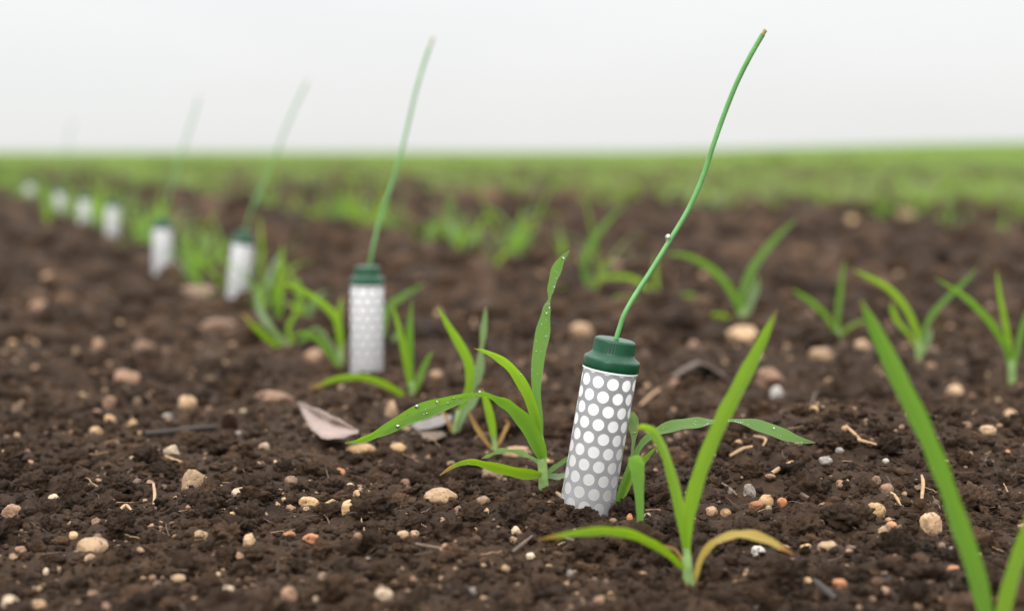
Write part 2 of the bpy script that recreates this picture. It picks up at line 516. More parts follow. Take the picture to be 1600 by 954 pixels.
def rand_rot(r_, n):
    q = r_.normal(size=(n, 4)); q /= np.linalg.norm(q, axis=1)[:, None]
    w, x, y, z = q.T
    return np.stack([np.stack([1 - 2 * (y * y + z * z), 2 * (x * y - z * w), 2 * (x * z + y * w)], -1),
                     np.stack([2 * (x * y + z * w), 1 - 2 * (x * x + z * z), 2 * (y * z - x * w)], -1),
                     np.stack([2 * (x * z - y * w), 2 * (y * z + x * w), 1 - 2 * (x * x + y * y)], -1)], 1)


def scatter_mesh(name, temps, pos, size, squash, material, yaw_only=False):
    """Many lumps merged into one mesh of stuff."""
    Vs, Fs, off = [], [], 0
    n = len(pos); R = rand_rot(rng, n)
    kind = rng.integers(0, len(temps), n)
    for k, (TV, TF) in enumerate(temps):
        ix = np.nonzero(kind == k)[0]
        if not len(ix): continue
        S = size[ix][:, None] * rng.uniform(0.7, 1.3, (len(ix), 3))
        W = np.einsum('nij,nvj->nvi', R[ix], TV[None] * S[:, None, :])
        W[..., 2] *= squash
        W += pos[ix][:, None, :]
        Vs.append(W.reshape(-1, 3))
        Fs.append((TF[None] + (np.arange(len(ix)) * len(TV))[:, None, None]).reshape(-1, TF.shape[1]) + off)
        off += len(ix) * len(TV)
    me = mesh_np(name, np.vstack(Vs), np.vstack(Fs), material)
    return link(name, me)


# ------------------------------------------------------------------ the ground: one sheet out to the horizon
def build_ground():
    rs = [0.22]
    while rs[-1] < 700:
        r = rs[-1]
        rs.append(r + (0.0013 if 0.38 < r < 1.15 else max(0.0016, 0.0031 * r) if r < 5 else 0.022 * r))
    rs = np.array(rs)
    th = np.concatenate([np.linspace(-1.25, -0.42, 40)[:-1], np.linspace(-0.42, 0.42, 430), np.linspace(0.42, 1.25, 40)[1:]])
    Rg, Tg = np.meshgrid(rs, th, indexing='ij')
    X = Rg * np.sin(Tg); Y = Rg * np.cos(Tg)
    Z = gz(X.ravel(), Y.ravel())
    V = np.column_stack([X.ravel(), Y.ravel(), Z])
    a, b_ = len(rs), len(th)
    i = np.arange(a - 1)[:, None] * b_ + np.arange(b_ - 1)[None, :]
    i = i.ravel()
    Fc = np.column_stack([i, i + 1, i + b_ + 1, i + b_])
    o = link('ground', mesh_np('ground', V, Fc, 'soil'))
    tag(o, 'dark brown crumbly field soil running back to the horizon', 'soil', kind='structure')


build_ground()

# the stones one can pick out: photo x, y, width, height, colour, shape, label
ST = [
    (303, 750, 50, 38, 'tan', 'angular', 'largest angular tan stone on the soil below the dark twig'),
    (688, 773, 54, 27, 'tan', 'oval', 'smooth flat-oval tan stone left of the dew-covered seedling, sharpest in view'),
    (145, 851, 52, 29, 'tan', 'oval', 'pale oval tan stone on bare soil, largest near the lower left'),
    (546, 804, 25, 25, 'ochre', 'angular', 'upright ochre pebble left of and below the flat-oval tan stone'),
    (484, 785, 36, 20, 'ochre', 'lumpy', 'long ochre pebble pointing right, left of the upright ochre pebble'),
    (375, 770, 28, 20, 'cream', 'rounded', 'cream pebble right of the largest angular tan stone'),
    (269, 709, 28, 18, 'cream', 'angular', 'pale cream pebble just under the dark twig'),
    (84, 781, 19, 17, 'cream', 'rounded', 'small pale round pebble left of the largest angular tan stone'),
    (20, 798, 36, 24, 'reddish', 'lumpy', 'reddish brown lump of stone at the left edge'),
    (150, 676, 22, 17, 'ochre', 'rounded', 'small ochre pebble left of the twig, slightly blurred'),
    (208, 662, 17, 16, 'ochre', 'rounded', 'small bright ochre pebble just above the twig end'),
    (293, 629, 31, 24, 'tan', 'rounded', 'round pinkish tan stone behind the dark twig'),
    (172, 628, 24, 24, 'reddish', 'lumpy', 'upright blurred reddish pebble left of the round pinkish stone'),
    (196, 588, 46, 24, 'reddish', 'lumpy', 'wide blurred reddish stone above the upright blurred pebble'),
    (563, 701, 50, 18, 'ochre', 'oval', 'long low tan stone under the tip of the arching dewy leaf'),
    (622, 708, 27, 15, 'ochre', 'oval', 'low ochre pebble under the arching dewy leaf'),
    (342, 513, 70, 24, 'reddish', 'lumpy', 'wide reddish blurred stone below the third tube'),
    (432, 620, 66, 20, 'reddish', 'lumpy', 'long flat orange-brown clay stone left of the grey leaf scrap'),
    (908, 515, 38, 24, 'tan', 'rounded', 'blurred tan stone just left of the large tube cap'),
    (1160, 521, 58, 26, 'tan', 'lumpy', 'long blurred tan stone at the foot of the broad blurred seedling'),
    (1286, 553, 46, 25, 'tan', 'angular', 'blurred tan stone in front of the V-shaped blurred seedling'),
    (1213, 614, 24, 22, 'white', 'angular', 'whitish square pebble right of the tall blade'),
    (1205, 590, 50, 34, 'reddish', 'lumpy', 'reddish brown stone behind the whitish square pebble'),
    (1171, 770, 22, 26, 'grey', 'lumpy', 'grey upright pebble in the cluster right of the tall blade'),
    (1197, 780, 25, 21, 'ochre', 'rounded', 'round ochre pebble beside the grey upright pebble'),
    (1222, 787, 17, 14, 'orange', 'rounded', 'small orange pebble right of the round ochre pebble'),
    (1182, 790, 26, 12, 'orange', 'oval', 'low orange-brown pebble under the grey upright pebble'),
    (1201, 796, 10, 11, 'cream', 'rounded', 'tiny cream pebble under the round ochre pebble'),
    (1112, 800, 20, 14, 'tan', 'rounded', 'pinkish round pebble just right of the tall blade foot'),
    (1134, 801, 18, 12, 'ochre', 'rounded', 'ochre pebble right of the pinkish round pebble'),
    (1290, 720, 22, 12, 'white', 'oval', 'white pebble lying below the tip of the long arched leaf'),
    (1312, 708, 14, 9, 'grey', 'rounded', 'small grey pebble behind the white pebble'),
    (1384, 722, 11, 8, 'white', 'rounded', 'tiny white pebble left of the tall blurred blade'),
    (1370, 795, 34, 24, 'ochre', 'lumpy', 'knobbly ochre pebble left of the tall blurred blade'),
    (1456, 815, 38, 36, 'tan', 'lumpy', 'tan stone set on end directly behind the tall blurred blade'),
    (1386, 767, 22, 16, 'reddish', 'rounded', 'reddish round pebble above the knobbly ochre pebble'),
    (1393, 817, 18, 13, 'orange', 'rounded', 'orange pebble below the knobbly ochre pebble'),
    (1297, 858, 42, 22, 'tan', 'angular', 'pinkish tan angular stone right of the yellowed leaf tip'),
    (1186, 861, 26, 18, 'white', 'lumpy', 'whitish pebble under the arched yellowed leaf'),
    (1260, 857, 20, 11, 'ochre', 'oval', 'low ochre pebble at the tip of the yellowed leaf'),
    (1492, 618, 28, 20, 'tan', 'rounded', 'tan pebble in front of the forked blurred seedling'),
    (1490, 893, 24, 14, 'orange', 'rounded', 'orange blurred pebble left of the nearest seedling'),
    (1312, 917, 24, 15, 'orange', 'rounded', 'round orange pebble on soil right of the grey leaf chip'),
    (1262, 915, 16, 13, 'ochre', 'rounded', 'small ochre pebble left of the round orange pebble'),
    (738, 832, 21, 14, 'ochre', 'oval', 'smooth ochre pebble below the flat-oval tan stone'),
    (718, 797, 16, 13, 'tan', 'rounded', 'small pinkish pebble just below the flat-oval tan stone'),
    (755, 796, 22, 14, 'ochre', 'lumpy', 'knobbly ochre pebble right of the flat-oval tan stone'),
    (755, 781, 22, 13, 'brown', 'rounded', 'brown pebble right of the flat-oval tan stone'),
    (806, 831, 17, 14, 'cream', 'angular', 'pale pebble below the stem of the dew-covered seedling'),
    (829, 866, 15, 11, 'cream', 'rounded', 'small pale pebble under the low green leaf tip'),
    (768, 738, 40, 26, 'brown', 'lumpy', 'brown stone under the low leaf of the dew-covered seedling'),
    (806, 702, 54, 16, 'tan', 'flat', 'long pale flat stone behind the dew-covered seedling stem'),
    (630, 838, 20, 12, 'tan', 'rounded', 'pinkish pebble below and left of the flat-oval tan stone'),
    (648, 838, 16, 11, 'tan', 'rounded', 'smaller pinkish pebble beside another below the flat-oval stone'),
    (600, 935, 30, 20, 'cream', 'oval', 'blurred cream oval pebble at the bottom edge, middle'),
    (452, 930, 28, 26, 'reddish', 'rounded', 'blurred reddish pebble at the bottom edge'),
    (357, 928, 22, 20, 'cream', 'rounded', 'blurred cream round pebble at the bottom edge'),
    (16, 943, 28, 22, 'cream', 'rounded', 'blurred cream pebble in the lower left corner'),
    (62, 944, 24, 14, 'ochre', 'oval', 'blurred ochre pebble beside the lower left corner pebble'),
    (313, 838, 26, 16, 'tan', 'lumpy', 'pinkish pebble right of the pale oval stone'),
    (391, 852, 22, 22, 'tan', 'angular', 'tan upright pebble right of the pinkish pebble near the pale oval stone'),
    (279, 900, 26, 12, 'tan', 'oval', 'low tan blurred pebble right of and below the pale oval stone'),
    (452, 836, 22, 14, 'orange', 'oval', 'orange flat pebble below the long ochre pebble'),
    (487, 840, 30, 14, 'orange', 'lumpy', 'wide orange clay pebble right of the orange flat pebble'),
    (115, 842, 16, 12, 'ochre', 'rounded', 'small ochre pebble left of the pale oval stone'),
    (612, 640, 22, 30, 'tan', 'angular', 'pointed upright tan stone behind the arching dewy leaf'),
    (682, 585, 22, 14, 'tan', 'rounded', 'pinkish pebble right of the seedling beside the second tube'),
    (405, 747, 20, 12, 'ochre', 'rounded', 'small ochre pebble above the cream pebble'),
    (414, 700, 16, 13, 'cream', 'rounded', 'small cream pebble left of the grey leaf scrap point'),
    (380, 648, 12, 12, 'cream', 'rounded', 'tiny cream pebble between the round pinkish stone and grey scrap'),
    (262, 650, 18, 10, 'grey', 'rounded', 'small grey pebble above the twig middle'),
    (560, 774, 18, 13, 'tan', 'rounded', 'pinkish pebble above the upright ochre pebble'),
    (455, 755, 22, 14, 'brown', 'rounded', 'brown round pebble above the long ochre pebble'),
    (1012, 812, 12, 10, 'cream', 'rounded', 'tiny cream pebble at the foot of the folded blade'),
    (984, 811, 12, 12, 'orange', 'angular', 'tiny orange chip of stone at the foot of the large tube'),
    (958, 812, 14, 9, 'reddish', 'rounded', 'tiny reddish pebble between the large tube and folded blade'),
    (1545, 672, 30, 16, 'tan', 'lumpy', 'tan stone below the seedling at the right edge'),
    (1578, 650, 26, 20, 'tan', 'lumpy', 'lumpy tan stone right of another below the right edge seedling'),
    (1348, 540, 26, 20, 'tan', 'rounded', 'blurred round tan stone between the V-shaped and forked seedlings'),
    (1105, 436, 30, 18, 'reddish', 'rounded', 'blurred reddish stone left of the broad blurred seedling'),
    (1041, 428, 30, 18, 'tan', 'rounded', 'blurred pinkish stone beside the bent wire'),
    (840, 432, 28, 15, 'tan', 'oval', 'blurred tan stone behind the tall leaf tip'),
    (1418, 345, 34, 22, 'reddish', 'rounded', 'blurred reddish stone at the edge of the dense crop'),
    (1330, 350, 24, 22, 'ochre', 'rounded', 'blurred ochre stone under the dense crop edge'),
    (490, 556, 36, 22, 'reddish', 'lumpy', 'reddish stone left of the second tube foot'),
    (155, 543, 22, 26, 'reddish', 'angular', 'blurred upright reddish stone left of the wide reddish stone'),
    (225, 540, 38, 17, 'reddish', 'angular', 'blurred reddish stone lying right of the upright blurred one'),
    (80, 435, 34, 22, 'reddish', 'rounded', 'blurred reddish stone left of the tube row'),
    (60, 480, 34, 18, 'reddish', 'lumpy', 'blurred reddish stone low at the left edge'),
    (310, 455, 80, 22, 'brown', 'lumpy', 'wide brown blurred lump below the fourth tube'),
]

KEEP = []
for q in ST:
    g = hit(q[0], q[1] + q[3] * 0.42)
    KEEP.append((g.x, g.y, q[2] * g.y / FPX * 0.5))
for px, py, r in ((500, 660, 0.015), (540, 675, 0.012), (240, 688, 0.006), (265, 686, 0.006), (290, 684, 0.006), (315, 681, 0.006), (335, 679, 0.006), (655, 672, 0.016), (690, 664, 0.016)):
    g = hit(px, py); KEEP.append((g.x, g.y, r))
KEEP = np.array(KEEP)


def clear_of(x, y, s):
    ok = np.ones(len(x), bool)
    for a, b_, r in KEEP:
        dx, dy = np.abs(x - a), b_ - y
        ok &= ~((np.hypot(dx, dy) < r * 0.85 + s * 0.8) | ((dx < r * 0.9) & (dy > 0) & (dy < r + s * 4.0) & (s > 0.0016)))
    return ok


# crumbs and clods
CL3 = [rock(3, 100 + k, planes=3, rough=0.30, fine=0.14) for k in range(8)]
CL2 = [rock(2, 130 + k, planes=2, rough=0.34, fine=0.10) for k in range(8)]
CL4 = [rock(4, 160 + k, planes=4, rough=0.34, fine=0.32) for k in range(6)]


def field_points(n, y0, y1, spread=0.36, power=1.0):
    """Random places in a wedge ahead, density falling with distance."""
    u = rng.random(n)
    y = y0 * (y1 / y0) ** (u ** power)
    x = y * rng.uniform(-spread, spread, n)
    return x, y


def clods(name, n, y0, y1, s0, s1, temps, sink, spread=0.36, grow=False, mat_='crumb', squash=0.8, label=None, cat='soil'):
    x, y = field_points(n, y0, y1, spread)
    s = s0 * (s1 / s0) ** (rng.random(n) ** 2.2)
    if grow: s = s * np.maximum(1, y / 0.9)
    # keep big lumps off the first probe
    far = (np.hypot(x - 0.0262, y - 0.635) > 0.0115 + s) & clear_of(x, y, s)
    x, y, s = x[far], y[far], s[far]
    lift = np.zeros(len(x))
    if name == 'soil_crumbs':                       # earth pushed up round the foot of each near seedling and probe
        for px, py, r0, n_ in ((915, 801, 0.0098, 260), (847, 776, 0.002, 70), (1079, 922, 0.0022, 60), (573, 586, 0.0098, 200), (960, 801, 0.001, 30)):
            g = hit(px, py); a = rng.uniform(0, 2 * PI, n_); rr = r0 + rng.random(n_) ** 1.6 * 0.006
            x = np.append(x, g.x + rr * np.cos(a)); y = np.append(y, g.y + rr * np.sin(a))
            s = np.append(s, rng.uniform(0.0007, 0.0021, n_)); lift = np.append(lift, np.maximum(0, 0.0022 - 0.45 * (rr - r0)) * rng.random(n_))
    z = gz(x, y) + s * squash * sink + lift
    return scatter_mesh(name, temps, np.column_stack([x, y, z]), s, squash, mat_)


o = clods('soil_clods', 3000, 0.42, 1.3, 0.0022, 0.0085, CL4, 0.28)
tag(o, 'rough lumps of dark crumbly earth lying over the near soil', 'soil clods', kind='stuff')
o = clods('soil_crumbs', 34000, 0.40, 1.5, 0.0006, 0.0026, CL3, 0.40)
tag(o, 'fine dark crumbs of earth covering the near soil', 'soil crumbs', kind='stuff')
o = clods('field_clods', 15000, 1.2, 9.0, 0.0024, 0.011, CL2, 0.25, spread=0.40, grow=True)
tag(o, 'earth clods strewn between the crop rows farther off', 'soil clods', kind='stuff')


# fine pale grit among the crumbs
def grit(name, n, mat_, label):
    x, y = field_points(n, 0.42, 2.2)
    s = 0.0005 * (4.0) ** (rng.random(n) ** 2.4) * np.maximum(1, y / 0.8)
    z = gz(x, y) + s * 0.55
    o = scatter_mesh(name, CL3[:4], np.column_stack([x, y, z]), s, 0.8, mat_)
    tag(o, label, 'grit', kind='stuff')


grit('tan_grit', 1500, 'tan', 'tan grains of grit scattered through the dark soil')
grit('reddish_grit', 1100, 'reddish', 'reddish brown grains of grit scattered through the dark soil')
grit('grey_grit', 900, 'brown', 'brown grains of grit scattered through the dark soil')

# fine rootlets and chaff lying in all directions
def fibres(name, n, mat_, label, rad, length):
    x, y = field_points(n, 0.44, 1.6)
    Vs, Fs, off = [], [], 0
    for i in range(n):
        ln = length * rng.uniform(0.35, 1.3); a = rng.uniform(0, PI); t = rng.uniform(-0.25, 0.45)
        u = np.array([math.cos(a), math.sin(a), t]); v = np.array([-math.sin(a), math.cos(a), 0.0]) * rng.uniform(-0.35, 0.35)
        c = np.array([x[i], y[i], gz(x[i:i + 1], y[i:i + 1])[0] + 0.0016])
        ts = np.linspace(-0.5, 0.5, 6)
        P = c + ln * (ts[:, None] * u + (ts ** 2)[:, None] * v + rng.normal(0, 0.02, (6, 3)))
        r = rad * rng.uniform(0.6, 1.4)
        for k, p in enumerate(P):
            for q in range(4):
                th = PI / 2 * q
                w2 = np.cross(u, (0, 0, 1.0)); w2 /= np.linalg.norm(w2) + 1e-9
                Vs.append(p + r * (1 - 0.1 * k) * (math.cos(th) * w2 + 0.5 * math.sin(th) * np.array([0, 0, 1])))
        for k in range(5):
            for q in range(4):
                Fs.append((off + k * 4 + q, off + k * 4 + (q + 1) % 4, off + (k + 1) * 4 + (q + 1) % 4, off + (k + 1) * 4 + q))
        off += 24
    tag(link(name, mesh_np(name, Vs, Fs, mat_)), label, 'plant litter', kind='stuff')


fibres('chaff', 260, 'straw', 'pale bits of chaff scattered over the soil', 0.00032, 0.007)
fibres('rootlets', 700, 'straw_dark', 'thin brown rootlets tangled in the soil surface', 0.00028, 0.010)

# ------------------------------------------------------------------ the probes
R_T = 0.0100


def sleeve_mesh(n_round=11, rows=14, q=0.00512, hole=0.00220, R=R_T):
    p = 2 * PI * R / n_round
    a = q / 2 - p * p / (8 * q); b_ = q / 2 + p * p / (8 * q)
    hexv = [(p / 2, -a), (p / 2, a), (0, b_), (-p / 2, a), (-p / 2, -a), (0, -b_)]
    rim = []
    for i in range(6):
        A, B = np.array(hexv[i]), np.array(hexv[(i + 1) % 6])
        for t in range(4): rim.append(A + (B - A) * t / 4)
    rim = np.array(rim); ang = np.arctan2(rim[:, 1], rim[:, 0]); m = len(rim)
    circ = np.column_stack([np.cos(ang), np.sin(ang)])
    rings = [(rim, 0.0), (circ * hole, 0.0), (circ * hole, -0.00002), (circ * hole, -0.00024)]
    V, Fc = [], []
    for r in range(rows):
        for c in range(n_round):
            cx = (c + 0.5 * (r % 2)) * p; cz = (r + 0.5) * q
            o0 = len(V)
            for pts, dr in rings:
                for x, z in pts:
                    th = (cx + x) / R
                    V.append(((R + dr) * math.sin(th), -(R + dr) * math.cos(th), cz + z))
            for k in (0, 2):
                for j in range(m):
                    j2 = (j + 1) % m
                    Fc.append((o0 + k * m + j, o0 + k * m + j2, o0 + (k + 1) * m + j2, o0 + (k + 1) * m + j))
    return mesh_np('sleeve', V, Fc, 'sleeve')


def lathe(name, prof, material, seg=64, flute=None):
    V, Fc = [], []
    for r0, z in prof:
        for k in range(seg):
            th = 2 * PI * k / seg
            r = r0 - (flute[2] * (k % 4 in (2, 3)) if flute and flute[0] < z < flute[1] and r0 > 0.001 else 0)
            V.append((r * math.cos(th), r * math.sin(th), z))
    for i in range(len(prof) - 1):
        for k in range(seg):
            k2 = (k + 1) % seg
            Fc.append((i * seg + k, i * seg + k2, (i + 1) * seg + k2, (i + 1) * seg + k))
    return mesh_np(name, V, Fc, material)


BURIED = 0.014
LEN_T = 0.0530            # visible length from soil to cap
SLEEVE_ME = sleeve_mesh()
TOP = BURIED + LEN_T
CORE_ME = lathe('core', [(0.0001, 0.0), (R_T - 0.00009, 0.0), (R_T - 0.00009, TOP - 0.0004), (R_T - 0.0001, TOP + 0.0004),
                         (R_T + 0.00025, TOP + 0.0006), (R_T + 0.00025, TOP + 0.0013), (0.0001, TOP + 0.0013)], 'core')
z0 = TOP + 0.0009
CAP_ME = lathe('cap', [(0.0001, z0 + 0.0002), (R_T + 0.00015, z0 + 0.0002), (R_T + 0.00042, z0 + 0.0005), (R_T + 0.00048, z0 + 0.0012), (R_T + 0.00048, z0 + 0.0036),
                       (R_T + 0.0002, z0 + 0.0043), (R_T - 0.0004, z0 + 0.0046), (R_T - 0.0016, z0 + 0.0055), (R_T - 0.0021, z0 + 0.0063), (R_T - 0.00225, z0 + 0.0068),
                       (R_T - 0.0023, z0 + 0.0105), (R_T - 0.0026, z0 + 0.0112), (R_T - 0.0033, z0 + 0.01155), (R_T - 0.0050, z0 + 0.0116), (0.0001, z0 + 0.0116)], 'cap', 192, (z0 + 0.0066, z0 + 0.0107, 0.00012))
CAP_TOP = z0 + 0.0116


def probe(label, base_px, lean_deg, wire, spin, wire_r=0.00092, lean_back=0.0, drop=None, depth=None):
    g = hit(*base_px)
    root = thing('soil_probe', label, 'soil probe', g, 'dotted tubes set along the row')
    e = Matrix.Rotation(math.radians(lean_deg), 4, 'Y') @ Matrix.Rotation(math.radians(lean_back), 4, 'X')
    ax = e @ Vector((0, 0, 1))
    root.location = g - ax * BURIED
    root.rotation_euler = e.to_euler()
    for nm, me in (('sleeve', SLEEVE_ME), ('core', CORE_ME), ('cap', CAP_ME)):
        o = link(nm, me, root)
        if nm == 'sleeve':
            o.rotation_euler = (0, 0, spin)
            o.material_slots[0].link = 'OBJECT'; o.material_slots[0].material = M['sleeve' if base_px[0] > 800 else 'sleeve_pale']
    if wire:
        top = np.array(root.location + ax * (CAP_TOP - 0.002))
        y0 = top[1]
        pts = [top] + [at(px, py, y0 + dy) for px, py, dy in wire]
        inv = (Matrix.Translation(root.location) @ e).inverted()
        loc = np.array([inv @ Vector(p) for p in pts])
        C = catmull(loc, 8)
        k = max(2, int(len(C) * 0.962))
        body = C[:k]; tipp = C[k - 1:]
        w = link('antenna', tube_mesh('antenna', body[::3] if (k - 1) % 3 == 0 else np.vstack([body[::3], body[-1:]]), [wire_r] * (len(body[::3]) + (0 if (k - 1) % 3 == 0 else 1)), 'wire', 14, 3), root)
        link('tip', tube_mesh('tip', tipp, [wire_r * 0.82] * len(tipp), 'wire_tip', 10, 2), w)
        if drop:
            i = int(np.argmin([abs((inv.inverted() @ Vector(c)).z - at(drop[0], drop[1], y0)[2]) for c in C]))
            V, Fc = ICO[3]
            c = C[i] + np.array([-1.35 * wire_r, -0.6 * wire_r, 0])
            me = mesh_np('water_drop', V * np.array([0.0011, 0.0011, 0.0014]) + c, Fc, 'water')
            link('water_drop', me, w)
    return root


probe('large in-focus white dotted tube leaning right, green cap, long bent green wire', (915, 801), 9.4,
      [(968, 512, 0), (976, 490, 0), (993, 460, 0.001), (1016, 425, 0.002), (1045, 378, 0.003), (1075, 328, 0.004), (1098, 277, 0.004),
       (1114, 228, 0.003), (1131, 180, 0.002), (1151, 130, 0.0), (1172, 88, -0.002), (1187, 62, -0.003), (1196, 47, -0.004)],
      0.12, drop=(1043, 374), lean_back=1)
probe('upright white dotted tube just past the grey leaf scrap, second along the row', (573, 586), 0.8,
      [(578, 412, 0), (583, 385, 0), (596, 335, 0.004), (617, 272, 0.008), (634, 210, 0.01), (648, 150, 0.01), (663, 98, 0.01), (677, 59, 0.01)], 0.4)
probe('third dotted tube of the row, tilted right, wire bending far right', (369, 475), 7.5,
      [(386, 350, 0), (397, 318, 0), (417, 275, 0.01), (438, 222, 0.01), (460, 170, 0.01), (481, 126, 0.01)], 0.9)
probe('fourth dotted tube of the row, blurred and nearly upright with faint wire', (253, 437), 1.5,
      [(260, 325, 0), (268, 288, 0), (284, 238, 0.01), (300, 190, 0.01), (312, 150, 0.01)], 1.7)
probe('fifth tube of the row, a small blurred white tube beside green blades', (176, 383), 1.0, None, 0.2)
probe('sixth tube of the row, a small very blurred white tube', (133, 367), 0.5, None, 2.2)
probe('seventh tube of the row, a faint whitish tube nearly lost in green', (94, 345), 1.0,
      [(97, 280, 0), (103, 240, 0), (113, 190, 0)], 0.5)
probe('farthest tube of the row, a dim pale patch at its end', (46, 326), 3.0, None, 1.1)


# ------------------------------------------------------------------ seedlings traced from the photo
def dew_on(V, A, count, rmin, rmax, lo=0.05, hi=0.95, seed=0):
    r_ = np.random.default_rng(seed)
    rows = len(V) // A
    G = V.reshape(rows, A, 3)
    BV, BF = ICO[2]
    Vs, Fs = [], []
    for k in range(count):
        i = int(np.clip(r_.uniform(lo, hi) * (rows - 2), 1, rows - 2)); j = int(r_.integers(1, A - 1))
        p = G[i, j]
        t = G[i + 1, j] - G[i - 1, j]; s = G[i, j + 1] - G[i, j - 1]
        n_ = np.cross(t, s); ln = np.linalg.norm(n_)
        if ln < 1e-14: continue
        n_ /= ln
        vd = EYE - p; vd /= np.linalg.norm(vd)
        if np.dot(n_, vd + np.array([0, 0, 0.5])) < 0: n_ = -n_
        rr = rmin * (rmax / rmin) ** (r_.random() ** 2)
        Fs.append(BF + len(Vs) * len(BV))
        q = BV - np.outer(BV @ n_, n_) * 0.3
        Vs.append(q * rr + p + n_ * rr * 0.35)
    return np.vstack(Vs), np.vstack(Fs)


def seedling(label, base_px, leaves, stem=None, y=None, name='crop_seedling', group=None, wk=0.72):
    """leaves: dicts pts [(px, py, width px, dy)], roll, fold, m, dew; stem: [(px, py, radius px)]."""
    g = hit(*base_px)
    if y is not None:
        p = at(base_px[0], base_px[1], y); g = Vector(p); g.z = gzs(p[0], p[1])
    root = thing(name, label, 'seedling', g, group)
    Y = g.y; mpp = Y / FPX
    o0 = np.array(g)
    if stem:
        pts = [at(a, b_, Y) - o0 for a, b_, r in stem]
        pts = [pts[0] + np.array([0, 0, -0.006])] + pts
        rad = [stem[0][2] * mpp] + [r * mpp for a, b_, r in stem]
        link('stem', tube_mesh('stem', np.array(pts), rad, 'stem', 12, 5), root)
    for k, lf in enumerate(leaves):
        P = np.array([at(q[0], q[1], Y + q[3]) for q in lf['pts']])
        W = np.array([q[2] * mpp * lf.get('wk', wk) for q in lf['pts']])
        roll = lf.get('roll', 25)
        Wt = W / np.maximum(0.25, np.cos(np.radians(np.broadcast_to(np.asarray(roll, float), (len(W),)))))
        V, Fc, UVs = leaf_arrays(P, Wt, roll, lf.get('fold', 0.12) * 1.5, wave=lf.get('wave', 0.05))
        me = mesh_np('leaf', V - o0, Fc, lf.get('m', 'leaf'), uv=UVs)
        lo = link('leaf', me, root)
        if lf.get('label'): lo['label'] = lf['label']
        if lf.get('dew'):
            DV, DF = dew_on(V, LEAF_ACROSS + 1, int(lf['dew'] * 1.1), 0.00013, lf.get('dmax', 0.00062), *lf.get('drange', (0.08, 0.95)), seed=k + int(base_px[0]))
            d = link('dew', mesh_np('dew', DV - o0, DF, 'water'), lo)
            d['kind'] = 'stuff'
    return root


def lf(pts, roll=25, fold=0.12, m='leaf', dew=0, **kw):
    return dict(pts=pts, roll=roll, fold=fold, m=m, dew=dew, **kw)


# A: the sharp dewy seedling left of the first probe
seedling('sharp dew-covered seedling beside the large in-focus tube, four long leaves', (847, 776), [
    lf([(843, 705, 16, 0), (842, 660, 18, 0), (838, 610, 20, 0.001), (841, 560, 28, 0.002), (848, 520, 31, 0.003), (853, 490, 20, 0.003), (857, 470, 7, 0.003),
        (861, 450, 14, 0.003), (868, 425, 22, 0.003), (878, 405, 14, 0.002), (890, 391, 2, 0.001)],
       roll=[20, 20, 25, 20, 20, 35, 78, 55, 30, 25, 25], m='leaf_cool', dew=46, drange=(0.25, 0.95)),
    lf([(842, 700, 13, -0.001), (838, 660, 20, -0.002), (824, 615, 23, -0.004), (803, 580, 21, -0.007), (780, 560, 15, -0.010), (758, 549, 8, -0.012), (740, 544, 2, -0.014)],
       roll=[15, 20, 30, 40, 50, 45, 40], m='leaf_bright', dew=12),
    lf([(848, 716, 20, -0.003), (838, 690, 33, -0.006), (818, 656, 32, -0.009), (795, 634, 24, -0.012), (772, 621, 13, -0.014), (752, 616, 8, -0.016), (728, 620, 14, -0.018), (690, 632, 31, -0.019),
        (650, 646, 34, -0.020), (610, 667, 24, -0.020), (582, 681, 15, -0.020), (560, 689, 10, -0.019), (539, 692, 3, -0.018)],
       roll=[20, 25, 35, 50, 66, 72, 55, 30, 25, 30, 50, 60, 50], m='leaf', dew=40, dmax=0.0011, drange=(0.42, 0.75)),
    lf([(846, 742, 12, -0.002), (828, 741, 22, -0.005), (795, 735, 23, -0.009), (760, 726, 17, -0.012), (735, 721, 12, -0.014), (710, 727, 9, -0.015), (687, 742, 2, -0.015)],
       roll=[40, 45, 45, 50, 50, 45, 40], m='leaf_tipped', dew=6),
    lf([(850, 748, 7, 0.001), (862, 733, 10, 0.004), (878, 722, 10, 0.008), (896, 710, 7, 0.012), (912, 698, 1, 0.016)], roll=30),
    lf([(853, 744, 8, 0.003), (868, 744, 13, 0.007), (885, 742, 12, 0.012), (905, 739, 3, 0.018)], roll=50, m='leaf_pale'),
    lf([(842, 722, 5, 0.002), (826, 712, 10, 0.005), (805, 705, 11, 0.007), (782, 704, 10, 0.008), (765, 711, 8, 0.008), (752, 716, 2, 0.008)], roll=55, m='leaf_pale', wave=0.12),
], stem=[(849, 778, 8), (849, 750, 8), (847, 722, 7.5), (845, 695, 6.5), (842, 670, 5)])

